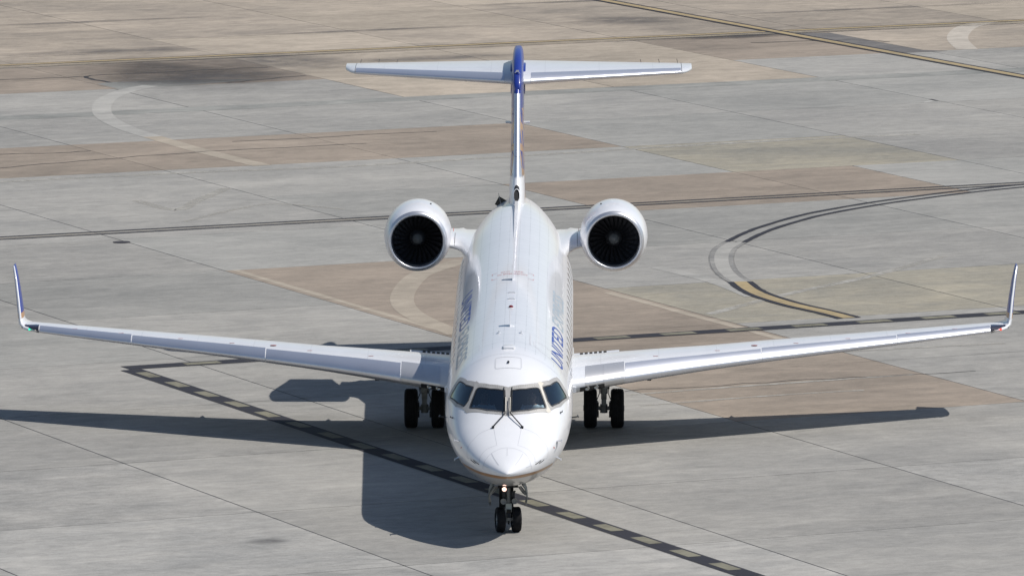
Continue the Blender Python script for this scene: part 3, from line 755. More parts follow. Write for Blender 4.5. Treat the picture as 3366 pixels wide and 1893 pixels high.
# lettering painted on the fuselage sides
def text_mesh(body, offset=0.0, shear=0.0, space=1.0):
    cu = bpy.data.curves.new('txt', 'FONT'); cu.body = body; cu.size = 1; cu.offset = offset; cu.shear = shear; cu.space_character = space; cu.resolution_u = 4
    o = bpy.data.objects.new('txt', cu); COL.objects.link(o); dg = bpy.context.evaluated_depsgraph_get(); dg.update()
    m = bpy.data.meshes.new_from_object(o.evaluated_get(dg)); bpy.data.objects.remove(o); bpy.data.curves.remove(cu)
    bm = bmesh.new(); bm.from_mesh(m); bpy.data.meshes.remove(m)
    xs = [v.co.x for v in bm.verts]; ys = [v.co.y for v in bm.verts]; x0, x1, y0, y1 = min(xs), max(xs), min(ys), max(ys)
    for k in range(1, 7):
        bmesh.ops.bisect_plane(bm, geom=bm.verts[:]+bm.edges[:]+bm.faces[:], plane_co=(0, y0+(y1-y0)*k/7, 0), plane_no=(0, 1, 0))
    V = [((v.co.x-x0)/(x1-x0), (v.co.y-y0)/(y1-y0)) for v in bm.verts]; bm.verts.index_update()
    F_ = [tuple(v.index for v in f.verts) for f in bm.faces]; bm.free(); return V, F_
def fus_text(body, s0, s1, t0, t1, name, mat, offset=0.02, off=0.003, shear=0.0, space=1.0):
    V, F_ = text_mesh(body, offset, shear, space); mb = MB()
    mb.add([fpt(s0+u*(s1-s0), math.radians(t0+v*(t1-t0)), off) for u, v in V], F_)
    FB(mb, name, mat, smooth=False, fix=False)
fus_text('UNITED', 5.0, 9.35, 32.2, 48.3, 'lettering', M_navy, 0.010); fus_text('EXPRESS', 9.75, 13.95, 32.2, 48.3, 'lettering', M_let2, 0.002)
fus_text('UNITED', 14.0, 9.65, 147.8, 131.7, 'lettering', M_navy, 0.010); fus_text('EXPRESS', 9.25, 5.05, 147.8, 131.7, 'lettering', M_let2, 0.002)
def crown_text(body, xc, w, s0, hgt, name):
    V, F_ = text_mesh(body, 0.0); mb = MB()
    mb.add([fpt(s0+v*hgt, math.acos(max(-1, min(1, (xc-w/2+u*w)/1.345))), 0.003) for u, v in V], F_); FB(mb, name, M_pinkred, smooth=False, fix=False)
crown_text('CUT HERE', -0.02, 0.50, 14.28, 0.16, 'rescue_lettering'); crown_text('IN EMERGENCY', -0.0, 0.68, 13.98, 0.16, 'rescue_lettering')
for sx in (1, -1):
    for s_, d in ((14.42, 0.16), (13.62, -0.16)):
        t0 = 90-sx*20; FB(ribbon([(s_, t0+sx*5), (s_, t0), (s_-d, t0)], 0.022, 0.003), 'rescue_corner_mark', M_pinkred, fix=False)
for sx in (1, -1):   # small red notes below the probes
    t = 0 if sx > 0 else 180
    FB(ribbon([(1.62, t+sx*3), (1.70, t-sx*1)], 0.02, 0.003), 'red_note', M_red, fix=False)

# roof fittings
def blade(s_, h, L, name, mat=M_white, th=0.018, x=0.0):
    mb = MB(); rings = []
    for k in range(6):
        f = k/5; ln = L*(1-.45*f); y0 = s_-L/2+f*L*.42
        rings.append([(x+th/2*(1-.4*f)*cx, y0+ln*cy, 1.335+h*f) for cx, cy in ((0, 0), (1, .25), (1, .7), (0, 1), (-1, .7), (-1, .25))])
    mb.loft(rings, cap=True); return FB(mb, name, mat)
blade(7.12, 0.345, 0.30, 'blade_antenna'); blade(13.25, 0.345, 0.30, 'blade_antenna')
for s_ in (10.63, 11.48):
    mb = MB(); mb.box((0, s_, 1.35), (0.15, 0.12, 0.03)); mb.box((0, s_, 1.366), (0.10, 0.08, 0.012)); FB(mb, 'low_profile_antenna', M_white, smooth=False)
mb = MB(); mb.lathe([(1.33, 0.055), (1.36, 0.053), (1.385, 0.04), (1.40, 0.001)], (0, 9.5, 0), 'z', 20); FB(mb, 'red_beacon', M_beacon)
mb = MB(); mb.lathe([(1.33, 0.075), (1.352, 0.07), (1.352, 0.0001)], (0, 9.5, 0), 'z', 20); FB(mb, 'beacon_base', M_white)
mb = MB(); mb.lathe([(1.33, 0.10), (1.35, 0.09), (1.351, 0.0001)], (0, 7.12, 0), 'z', 24); FB(mb, 'antenna_base', M_white)
for t in (99.6, 79.7):
    c = Vector(fpt(6.29, math.radians(t), 0.03)); mb = MB(); mb.box(c, (0.02, 0.10, 0.07)); mb.box(c-Vector((0, 0, .03)), (0.06, 0.16, 0.02)); FB(mb, 'small_drain_mast', M_white, smooth=False)
mb = MB(); c = Vector((0, 4.47, 1.35))
rings = [[(cx*w, 4.47+cy*l, z) for cx, cy in ((1, .6), (.8, 1), (-.8, 1), (-1, .6), (-1, -.6), (-.8, -1), (.8, -1), (1, -.6))] for z, w, l in ((1.32, .135, .17), (1.36, .125, .16), (1.372, .105, .14))]
mb.loft(rings, cap=True); FB(mb, 'satellite_antenna', M_white)
# raised dorsal strip running to the fin
mb = MB(); rings = []
for s_, w, h in ((19.1, .012, 0.0), (19.3, .035, .03), (20.5, .04, .05), (22.0, .045, .07), (23.4, .045, .10), (24.4, .045, .14)):
    z = fsec(s_)[0]-.02; rings.append([(-w, s_, z), (-w*.8, s_, z+h), (w*.8, s_, z+h), (w, s_, z)])
mb.loft(rings, cap=True); FB(mb, 'dorsal_strip', M_white, angle=30)
# probes round the nose
def probe(s_, t, sx):
    c = Vector(fpt(s_, math.radians(t), 0)); n_ = (Vector(fpt(s_, math.radians(t), 0.05))-c).normalized(); mb = MB(); rings = []
    for f, l in ((0, .11), (.5, .08), (1, .055)):
        q = c+n_*(-.01+.10*f); rings.append([q+Vector((0, a*l-.03*f, b*.012)) for a, b in ((-1, 0), (-.3, 1), (1, 0), (-.3, -1))])
    mb.loft(rings, cap=True); q = c+n_*.095; mb.tube([q+Vector((0, .02, 0)), q+Vector((0, -.16, 0)), q+Vector((0, -.20, 0))], [.012, .010, .006], 8); FB(mb, 'pitot_probe', M_alu)
probe(1.90, 7, 1); probe(1.88, 172, -1); probe(2.15, -22, 1); probe(2.15, 202, -1)
for s_, t in ((2.66, 25.3), (2.7, 163)):
    c = Vector(fpt(s_, math.radians(t), 0)); n_ = (Vector(fpt(s_, math.radians(t), 0.05))-c).normalized(); mb = MB(); mb.tube([c, c+n_*.03], .014, 10); mb.tube([c+n_*.05, c+n_*.06+Vector((0, .14, 0))], [.014, .004], 6); FB(mb, 'angle_of_attack_vane', M_dark)
for sx in (1, -1):
    mb = MB(); mb.tube([(sx*1.33, 4.1, -.10), (sx*1.46, 4.0, -.06)], .014, 8); mb.tube([(sx*1.45, 4.15, -.06), (sx*1.47, 3.9, -.05)], .012, 8); FB(mb, 'ice_detector_probe', M_dark)
    mb = MB(); mb.box((sx*1.375, 8.0, -0.19), (0.05, 0.20, 0.12)); mb.box((sx*1.405, 7.98, -0.19), (0.03, 0.14, 0.10)); FB(mb, 'inspection_light_housing', M_white, smooth=False)
    for s_, t in ((0.95, -4), (0.80, 0)):
        tt = t if sx > 0 else 180-t; FB(ribbon([(s_-.10, tt+sx*0), (s_+.14, tt)], 0.016, 0.004), 'latch_slot', M_dark, fix=False)
# windscreen wipers, parked upright either side of the centre post
for sx in (1, -1):
    P = [Vector(fpt(1.62, math.radians(90-sx*18.5), 0.03)), Vector(fpt(1.82, math.radians(90-sx*9), 0.055)), Vector(fpt(1.98, math.radians(90-sx*3.0), 0.06)), Vector(fpt(2.2, math.radians(90-sx*3.4), 0.05)), Vector(fpt(2.42, math.radians(90-sx*2.6), 0.045))]
    mb = MB(); mb.tube(P, [.014, .012, .013, .012, .010], 8); w = FB(mb, 'wiper', M_dark)
    mb = MB(); mb.tube([Vector(fpt(s_, math.radians(90-sx*3.9), 0.022)) for s_ in (2.08, 2.3, 2.5, 2.66)], [.010, .013, .013, .008], 6); FB(mb, 'wiper_blade', M_black, w)
    mb = MB(); mb.lathe([(-.02, .028), (.03, .028), (.035, .001)], fpt(1.62, math.radians(90-sx*18.5), 0.01), 'z', 12); FB(mb, 'wiper_pivot', M_dark, w)
    mb = MB(); mb.tube([Vector(fpt(s_, math.radians(90-sx*2.2), 0.075)) for s_ in (2.02, 2.2, 2.36)], .011, 6); FB(mb, 'wiper_spring', M_cream, w)
# flight deck interior
mb = MB(); mb.box((0, 4.35, -.05), (1.7, 0.04, 1.7)); FB(mb, 'flight_deck_bulkhead', M_black, smooth=False)
mb = MB(); rings = [[(x*.84, y+0.10*abs(x), z) for x in (-1, -.7, -.35, 0, .35, .7, 1)] for y, z in ((2.25, .0), (2.35, .17), (2.55, .22), (2.70, .21), (2.72, .0))]
mb.loft(rings, closed=False); FB(mb, 'glareshield', simple('glareshield_black', (0.02, 0.022, 0.026), 0.8), angle=0)
mb = MB(); mb.box((0, 3.45, -.70), (1.5, 1.7, .04)); FB(mb, 'flight_deck_floor', M_black, smooth=False)
for sx in (1, -1):
    mb = MB(); mb.box((sx*.52, 3.62, -.20), (.50, .12, .85)); mb.box((sx*.52, 3.40, -.42), (.50, .50, .12)); mb.box((sx*.52, 3.64, .33), (.26, .09, .20)); FB(mb, 'pilot_seat', simple('seat_sheepskin', (0.11, 0.11, 0.12), 0.9) if sx > 0 else bpy.data.materials['seat_sheepskin'], smooth=False)

# ------------------------------------------------------------------ wings (world axes)
def af(c, t):   # half thickness at chord fraction c
    return 5*t*(0.2969*math.sqrt(max(c, 0)) - 0.1260*c - 0.3516*c*c + 0.2843*c**3 - 0.1030*c**4)
WX = [0.6, 1.35, 2.5, 3.56, 4.4, 5.6, 7.2, 8.74, 10.2, 11.1, 11.25]
def w_le(x): return 13.69+.578*(x-2.3)
def w_te(x): return 18.25 if x < 4.2 else 18.25+(x-4.2)*.278
def w_zc(x): return interp([.6, 1.4, 3.56, 5.6, 8.74, 11.1, 11.3], [1.52, 1.593, 1.745, 1.845, 1.958, 2.054, 2.064], x)
def w_zt(x): return interp([.6, 1.4, 3.3, 6.4, 8.9, 11.2, 11.3], [1.36, 1.43, 1.60, 1.80, 1.92, 2.03, 2.035], x)
def w_th(x): return interp([.6, 1.4, 3.56, 5.6, 8.74, 11.25], [.118, .118, .122, .115, .108, .105], x)
def wing_pt(x, c, up, off=0.0):
    le, te = w_le(x), w_te(x); ch = te-le; t = w_th(x)*ch; zl, zt = w_zc(x), w_zt(x)
    camb = 0.018*ch*math.sin(math.pi*min(c, 1))*(1 if c < 1 else 0)
    z = zl+(zt-zl)*c + camb - ((.75*ch*(.15-c)**2 if c < .15 else 0) if up else .0169*ch*max(0, 1-c/.55)) + (1 if up else -1)*(af(max(c, 0), t)*(1.0 if up else .95))
    y = le+ch*c
    if off:
        e = .004
        a = (le+ch*max(c-e, 0), af(max(c-e, 0), t)); b = (le+ch*(c+e), af(c+e, t)); d = Vector((b[0]-a[0], b[1]-a[1])).normalized()
        y += -d.y*off; z += (1 if up else -1)*d.x*off
    return (x, y, z)
CS = [0, .002, .006, .012, .02, .032, .05, .075, .11, .16, .23, .32, .42, .55, .68, .80, .90, .96, 1.0]
def section(x, cs=CS, off=0.0):
    return [wing_pt(x, c, True, off) for c in cs[::-1]] + [wing_pt(x, c, False, off) for c in cs[1:]]
def panel(x0, x1, cu, cl, off, n=8):
    cs_u = [cu*(k/9)**1.8 for k in range(10)]; cs_l = [cl*(k/5)**1.6 for k in range(6)]; rings = []
    for k in range(n+1):
        x = x0+(x1-x0)*k/n
        u = [wing_pt(x, c, True, off) for c in cs_u[::-1]] + [wing_pt(x, c, False, off) for c in cs_l[1:]]
        inn = [wing_pt(x, c, False, -.012) for c in cs_l[:0:-1]] + [wing_pt(x, c, True, -.012) for c in cs_u]
        rings.append(u+inn)
    mb = MB(); mb.loft(rings, cap=True); return mb
def wingmat():
    m, n, b = newmat('wing_skin'); tc = N(n, 'ShaderNodeTexCoord'); sp_ = N(n, 'ShaderNodeSeparateXYZ'); n.links.new(tc.outputs['Object'], sp_.inputs[0])
    ax = mathn(n, 'ABSOLUTE', sp_.outputs[0]); q = mathn(n, 'SUBTRACT', sp_.outputs[1], mathn(n, 'MULTIPLY', ax, .44))
    def ln(v, p, w): return mathn(n, 'LESS_THAN', mathn(n, 'ABSOLUTE', mathn(n, 'SUBTRACT', mathn(n, 'FRACT', mathn(n, 'DIVIDE', v, p)), 0.5)), w/p/2)
    L = mathn(n, 'MAXIMUM', mathn(n, 'MULTIPLY', ln(ax, 1.31, .016), .12), mathn(n, 'MULTIPLY', ln(q, .83, .03), .10))
    mp = N(n, 'ShaderNodeMapping'); mp.inputs['Scale'].default_value = (2.0, .5, 2); n.links.new(tc.outputs['Object'], mp.inputs[0])
    no = N(n, 'ShaderNodeTexNoise', i_Scale=1.5, i_Detail=7.0, i_Roughness=.65); n.links.new(mp.outputs[0], no.inputs['Vector'])
    v = mathn(n, 'SUBTRACT', mathn(n, 'ADD', .93, mathn(n, 'MULTIPLY', no.outputs['Fac'], .14)), L)
    cc = N(n, 'ShaderNodeCombineColor')
    for i, k in enumerate((.65, .66, .68)): n.links.new(mathn(n, 'MULTIPLY', v, k), cc.inputs[i])
    n.links.new(cc.outputs[0], b.inputs['Base Color']); b.inputs['Roughness'].default_value = .36; b.inputs['Coat Weight'].default_value = .3
    return m
M_ws = wingmat()
def wing_side():
    out = []
    mb = MB(); mb.loft([section(x) for x in WX], cap=True); wg = mb.build('wing', M_ws, plane, angle=50); out.append(wg)
    for x0, x1 in ((2.51, 5.595), (5.61, 8.73), (8.745, 10.93)):
        cu = .105 if x0 < 5 else (.125 if x0 < 8 else .155)
        panel(x0+.006, x1-.006, cu, .045, .007).build('slat', M_slat, wg, angle=50)
    panel(1.62, 2.02, .125, .05, .008).build('leading_edge_panel', M_alu, wg, angle=50)
    panel(2.026, 2.49, .125, .05, .008).build('leading_edge_panel', M_alu, wg, angle=50)
    panel(1.30, 1.614, .12, .05, .009).build('wing_root_fairing', M_wing, wg, angle=50)
    # dark landing light bay under the inner leading edge, with two lamps
    rings = []
    for k in range(7):
        x = 1.50+(2.05-1.50)*k/6
        rings.append([wing_pt(x, c, False, .013) for c in (.0012, .004, .008, .014, .026, .05)])
    mb = MB(); mb.loft(rings, closed=False); bay = mb.build('landing_light_bay', M_dark, wg, fix=False)
    for x in (1.66, 1.86):
        p = Vector(wing_pt(x, .0065, False, .018)); mb = MB(); mb.lathe([(0.03, .052), (-.008, .052), (-.016, .042), (-.010, .03), (-.012, .0001)], p, 'y', 20)
        mb.build('landing_lamp', simple('lamp_glass', (.45, .45, .43), .15, metal=.7) if 'lamp_glass' not in bpy.data.materials else bpy.data.materials['lamp_glass'], wg)
    # black and white vent slots at the root trailing edge
    zs = lambda x: 1.470+(x-1.4)*.085
    rings = [[(x, 18.02, zs(x)-.05), (x, 18.02, zs(x)+.042), (x, 18.42, zs(x)+.075), (x, 18.44, zs(x)-.05)] for x in (1.30, 1.42, 2.2, 2.4)]
    mb = MB(); mb.loft(rings, cap=True); mb.build('flap_shroud', M_wing, wg, smooth=False)
    for k in range(6):
        x = 1.50+k*.108; mb = MB(); p = [(x, 18.015, zs(x)-.02), (x+.07, 18.015, zs(x+.07)-.02), (x+.07, 18.015, zs(x+.07)+.045), (x, 18.015, zs(x)+.045), (x+.07, 18.40, zs(x+.07)+.078), (x, 18.40, zs(x)+.078)]
        mb.add(p, [(0, 1, 2, 3), (3, 2, 4, 5)]); mb.build('vent_slot', M_black, wg, smooth=False, fix=False)
    # fuel cap and small red notes
    x = 5.45; p = Vector(wing_pt(x, .22, True, .006)); mb = MB(); mb.lathe([(0, .075), (.004, .07), (.004, .0001)], p, 'z', 18); mb.build('fuel_cap', simple('dull_red_cap', (.28, .11, .11), .6) if 'dull_red_cap' not in bpy.data.materials else bpy.data.materials['dull_red_cap'], wg)
    for x in (3.2, 4.6, 6.4, 7.6, 9.0, 10.1):
        p = Vector(wing_pt(x, .17, True, .004)); mb = MB(); mb.box(p, (.11, .04, .003)); mb.build('red_note', simple('pale_red_note', (.55, .33, .33), .6) if 'pale_red_note' not in bpy.data.materials else bpy.data.materials['pale_red_note'], wg, smooth=False)
    # flap track fairing under the wing
    for x in (3.3, 6.1):
        yy = w_te(x); zz = w_zt(x); mb = MB(); rings = []
        for f, r in ((0, .02), (.15, .07), (.4, .10), (.75, .08), (1, .01)):
            q = (x, yy-1.5+f*1.75, zz-.13); rings.append([(q[0]+r*math.cos(a*math.pi/5), q[1], q[2]+1.2*r*math.sin(a*math.pi/5)) for a in range(10)])
        mb.loft(rings, cap=True); mb.build('flap_track_fairing', M_wing, wg)
    mb = MB(); mb.box((3.05, w_le(3.05)+.42, 1.50), (.10, .12, .07)); mb.build('stall_vane_box', M_dark, wg, smooth=False)
    # winglet: blends from the tip, leaning outwards
    WL = [(0.0, 11.20, 18.80, 20.22, 2.045, .075), (.35, 11.32, 18.93, 20.30, 2.075, .075), (.7, 11.385, 19.05, 20.34, 2.14, .075), (1.0, 11.405, 19.12, 20.36, 2.25, .070), (1.3, 11.42, 19.18, 20.36, 2.37, .066),
          (2.0, 11.46, 19.36, 20.38, 2.66, .060), (3.2, 11.53, 19.66, 20.42, 3.08, .050), (4.0, 11.59, 19.86, 20.44, 3.36, .038), (4.1, 11.60, 19.92, 20.44, 3.385, .018)]
    def wl_ring(i, off=0.0, cmax=1.0):
        _, x, a, b, z, th = WL[i]; q = WL[min(i+1, len(WL)-1)]; p = WL[max(i-1, 0)]
        t = Vector((q[1]-p[1], 0, q[4]-p[4])).normalized(); nrm = Vector((t.z, 0, -t.x))   # outboard/below normal
        R_ = []
        cs = [c*cmax for c in CS]
        for c in cs[::-1]: R_.append(Vector((x, a+(b-a)*c, z)) - nrm*(af(c, th*2.0)+off*(1 if c < cmax else 0)) + Vector((0, -off if c < .01 else 0, 0)))
        for c in cs[1:]: R_.append(Vector((x, a+(b-a)*c, z)) + nrm*(af(c, th*2.0)+off*(1 if c < cmax else 0)))
        return R_
    def seg_(i0, i1, name, mat, lerp=None):
        mb = MB(); mb.loft([wl_ring(i) for i in range(i0, i1+1)], cap=True); return mb.build(name, mat, wg, angle=50)
    wl = seg_(0, 3, 'winglet_root', M_white)
    seg_(3, 4, 'winglet_gold_band', M_gold); b2 = seg_(4, 8, 'winglet_blade', M_blue)
    mb = MB(); mb.loft([wl_ring(i, .004, .022) for i in range(3, 9)], cap=True); mb.build('winglet_leading_edge', M_lip if False else M_white, wg, angle=50)
    # dark navigation light fairing with coloured lens at the tip
    rings = []
    for k in range(7):
        x = 10.95+(11.36-10.95)*k/6; le = 18.70+(19.0-18.70)*k/6-.03; z = 2.045+.005*k
        hh = .085-.035*k/6; dp = .34 - .10*k/6
        rings.append([(x, le+dp, z+hh*1.05), (x, le+.12, z+hh), (x, le+.03, z+hh*.55), (x, le, z), (x, le+.03, z-hh*.6), (x, le+.12, z-hh), (x, le+dp, z-hh*.9)])
    mb = MB(); mb.loft(rings, cap=True); mb.build('navigation_light_cover', simple('smoked_cover', (.03, .03, .045), .12, coat=1.0) if 'smoked_cover' not in bpy.data.materials else bpy.data.materials['smoked_cover'], wg)
    return wg
wR = wing_side(); wR['label'] = 'right hand wing in the picture with glaring white leading edge and red tip light'
wL = mirror(wR, plane); wL['label'] = 'left hand wing in the picture, leading edge in grey shade, green tip light'
def nav(x, col, parent):
    mb = MB(); mb.lathe([(-.02, .0001), (-.017, .014), (-.005, .022), (.03, .025)], (x, 18.76, 2.05), 'y', 14); mb.build('navigation_light', emit('lens_'+('red' if x > 0 else 'green'), col, 1.6), parent)
nav(11.17, (1.0, .08, .05, 1), wR); nav(-11.17, (.02, .6, .35, 1), wL)
for w_ in (wR, wL):
    sx = 1 if w_ is wR else -1; mb = MB(); mb.lathe([(-.02, .0001), (-.015, .018), (.02, .02)], (sx*11.03, 18.70, 2.03), 'y', 10); mb.build('strobe_light', M_cream, w_)
# wing to body fairing under the fuselage
mb = MB(); rings = []
for s_, w, b in ((11.2, .5, -1.30), (12.0, 1.0, -1.42), (13.2, 1.28, -1.52), (15, 1.38, -1.58), (17, 1.36, -1.56), (18.6, 1.2, -1.48), (20.0, .7, -1.36), (20.8, .3, -1.28)):
    rings.append([(w*math.cos(a), s_, -.85+(b+.85)*math.sin(a)*(-1)*-1 if False else -.85+(b+.85)*max(0, -math.sin(a)) + .25*max(0, math.sin(a))) for a in [k*math.pi/12 for k in range(24)]])
mb.loft(rings, cap=True); FB(mb, 'belly_fairing', simple('belly_grey', (.52, .52, .52), .4, coat=.3, dirt=.08))

# ------------------------------------------------------------------ engines (fuselage axes)
EX, ES, EH = 2.292, 21.25, 0.935
def engine():
    out = [(.20, .735), (.40, .763), (.65, .782), (.9, .790), (1.25, .787), (1.7, .752), (2.2, .675), (2.8, .575), (3.3, .49), (3.8, .42)]
    mb = MB(); mb.lathe([(.06, .62), (.075, .696), (.10, .705), (.20, .730)] + out[1:] + [(3.8, .39), (3.3, .34), (2.6, .0001)], (EX, ES, EH), 'y', 96)
    nac = FB(mb, 'engine_nacelle', M_white, angle=45)
    lip = [(.085, .702)] + [(.07, .697), (.03, .676), (.006, .652), (0, .632), (.006, .614), (.03, .600), (.07, .592), (.13, .588), (.20, .588)]
    mb = MB(); mb.lathe(lip, (EX, ES, EH), 'y', 96); FB(mb, 'inlet_lip', M_lip, nac, angle=60)
    mb = MB(); mb.lathe([(.20, .5875), (.34, .592), (.62, .595)], (EX, ES, EH), 'y', 72); FB(mb, 'inlet_duct', simple('duct_shade_grey', (.06, .062, .068), .55, metal=.3) if 'duct_shade_grey' not in bpy.data.materials else bpy.data.materials['duct_shade_grey'], nac, fix=False)  # dark duct colour includes the shading inside the nacelle
    mb = MB(); mb.lathe([(.70, .0001), (.70, .60)], (EX, ES, EH), 'y', 48); FB(mb, 'fan_backplate', M_black, nac, fix=False)  # black paints in the shade behind the blades
    mb = MB(); mb.lathe([(.32, .0001), (.33, .035), (.36, .075), (.40, .115)], (EX, ES, EH), 'y', 40); FB(mb, 'spinner_tip', M_spin2, nac, fix=True)
    mb = MB(); mb.lathe([(.40, .115), (.46, .155), (.53, .185), (.62, .20)], (EX, ES, EH), 'y', 40); FB(mb, 'spinner', M_spin, nac)
    first = None
    for k in range(26):
        a = 2*math.pi*k/26; ca_, sa_ = math.cos(a), math.sin(a); mb = MB(); rings = []
        for f in (0, .25, .5, .75, 1):
            r = .185+(.592-.185)*f; tw = math.radians(32+30*f); w = .040+.040*f
            sw_ = .06*f*f
            rr = []
            for q in (-1, 1):
                tang = q*w*math.sin(tw)+sw_; d = .565+q*w*math.cos(tw)*.9
                rr.append((EX+r*ca_-tang*sa_, ES+d, EH+r*sa_+tang*ca_))
            for q in (1, -1):
                tang = q*w*math.sin(tw)+sw_; d = .575+q*w*math.cos(tw)*.9
                rr.append((EX+r*ca_-tang*sa_, ES+d, EH+r*sa_+tang*ca_))
            rings.append(rr)
        mb.loft(rings, cap=True); FB(mb, 'fan_blade', M_fan, nac, smooth=False)
    mb = MB(); mb.box((EX-.30, ES+1.0, EH+.735), (.035, .10, .02)); FB(mb, 'vent_outlet', M_dark, nac, smooth=False)
    return nac
eng = engine(); eng2 = mirror(eng, plane)
# pylons: aerofoil beams with a flared root fillet
def pylon():
    mb = MB(); rings = []
    for x, a, b, h, t in ((1.70, 22.15, 24.6, .70, .135), (1.50, 22.05, 24.6, .69, .13), (1.38, 21.95, 24.7, .675, .135), (1.27, 21.65, 24.9, .66, .155), (1.20, 21.2, 24.8, .64, .17), (1.10, 20.6, 24.9, .62, .19), (.80, 20.0, 25.0, .60, .20)):
        R_ = []
        for c in CS[::-1]: R_.append((x, a+(b-a)*c, h+2.0*af(c, t)+.03*c))
        for c in CS[1:]: R_.append((x, a+(b-a)*c, h-2.0*af(c, t)*.8+.03*c))
        rings.append(R_)
    mb.loft(rings, cap=True); o = FB(mb, 'engine_pylon', M_white, angle=60)
    mb = MB(); x = 1.43
    L = [(x, 22.0+(24.6-22.0)*c, .683+2.0*af(c, .131)+.03*c+.003) for c in (0, .004, .015, .05, .1, .2, .35, .5)]; L2 = [(x+.012, p[1], p[2]) for p in L]
    mb.loft([L, L2], closed=False); FB(mb, 'pylon_seam', M_dline, o, smooth=False, fix=False)
    mb = MB(); mb.box((1.47, 22.9, .955), (.012, .5, .004)); FB(mb, 'red_note', M_red, o, smooth=False)
    return o
py1 = pylon(); py2 = mirror(py1, plane)

# ------------------------------------------------------------------ fin and tailplane (world axes)
FZ = [3.95, 4.2, 4.5, 4.9, 5.3, 5.8, 6.3, 6.7, 6.95]
def f_le(z): return interp([3.9, 4.2, 4.5, 4.9, 5.3, 6.7, 7.0], [24.15, 24.42, 24.66, 25.02, 25.36, 26.62, 26.9], z)
def f_te(z): return interp([3.9, 5.3, 7.0], [29.7, 30.2, 30.9], z)
def f_ht(z): return interp([3.9, 4.5, 4.9, 5.3, 6.0, 7.0], [.188, .185, .170, .160, .152, .15], z)
def finring(z, cs, off=0.0, blunt=1.0):
    a, b, h = f_le(z), f_te(z), f_ht(z); R_ = []
    hh = lambda c: h*(min(1, math.sqrt(max(0, 1-(1-min(c/.16, 1))**2)))*.93+.07*math.sin(math.pi*min(c, 1))) * (1 if c < .5 else max(.04, 1-(c-.5)/.5*.96))
    for c in cs[::-1]: R_.append((hh(c)+off, a+(b-a)*c-(off if c < .02 else off*.3), z))
    for c in cs[1:]: R_.append((-hh(c)-off, a+(b-a)*c-(off if c < .02 else off*.3), z))
    return R_
mb = MB(); mb.loft([finring(z, CS) for z in FZ], cap=True); fin = mb.build('fin', M_fin, plane, angle=50)
cle = [0, .0012, .004, .008, .013, .019, .026, .034]
def lestrip(z0, z1, cs, off, name, mat, n=8, flare=None):
    mb = MB(); rings = []
    for k in range(n+1):
        z = z0+(z1-z0)*k/n; f = 1 + (flare(k/n) if flare else 0); rings.append(finring(z, [c*f for c in cs], off))
    mb.loft(rings, closed=False); return mb.build(name, mat, fin, fix=False, angle=60)
lestrip(6.70, 6.94, [c*.75 for c in cle], .006, 'fin_cap_leading_edge', M_blue, 4)
lestrip(5.32, 6.695, [c*.55 for c in cle], .006, 'fin_leading_edge', M_slat)
lestrip(4.86, 5.315, [c*.55 for c in cle], .006, 'fin_leading_edge', M_slat, 6, lambda t: (1-t)**1.5*2.2)
lestrip(4.0, 4.86, [c*4 for c in cle], .009, 'dorsal_fairing', M_white, 8)
for sx in (1, -1):    # white arcs printed on the fin sides
    for z0, z1, y0 in ((6.25, 5.05+.3, 27.0), (5.55, 4.9, 26.4)):
        mb = MB(); P = []
        for k in range(13):
            t = k/12; z = z0+(z1-z0)*t; y = f_le(z)+.20+ .9*math.sin(math.pi*t)**.6; P.append((y, z))
        vs = []
        for y, z in P: vs += [(sx*(f_ht(z)+.006), y, z+.012), (sx*(f_ht(z)+.006), y+.03, z-.012)]
        mb.add(vs, [(2*k, 2*k+1, 2*k+3, 2*k+2) for k in range(12)]); mb.build('livery_arc', M_white, fin, smooth=False, fix=False)
# ram air intake
def oval(cx, y, z, w, h, n=28, tilt=0.0):
    P = []
    for k in range(n):
        a = 2*math.pi*k/n; x = math.cos(a)*w; zz = math.sin(a); zz = math.copysign(abs(zz)**.8, zz)*h; P.append((cx+x, y+zz*tilt, z+zz))
    return P
mb = MB(); mb.loft([oval(0, 24.36, 4.50, .083, .150, tilt=.80), oval(0, 24.31, 4.51, .078, .145, tilt=.80), oval(0, 24.30, 4.51, .066, .133, tilt=.80)]); mb.build('intake_rim', M_white, fin)
mb = MB(); P = oval(0, 24.33, 4.51, .067, .134, tilt=.80); mb.add(P, [tuple(range(len(P)))]); mb.loft([P, oval(0, 24.9, 4.6, .06, .12, tilt=.8)]); mb.build('ram_air_intake', M_black, fin, smooth=False)
# VOR antennas
for sx in (1, -1):
    mb = MB(); mb.box((sx*.215, 27.6, 5.905), (.155, .22, .035)); mb.box((sx*.16, 27.6, 5.89), (.06, .28, .02)); mb.build('navigation_antenna', M_white, fin, smooth=False)
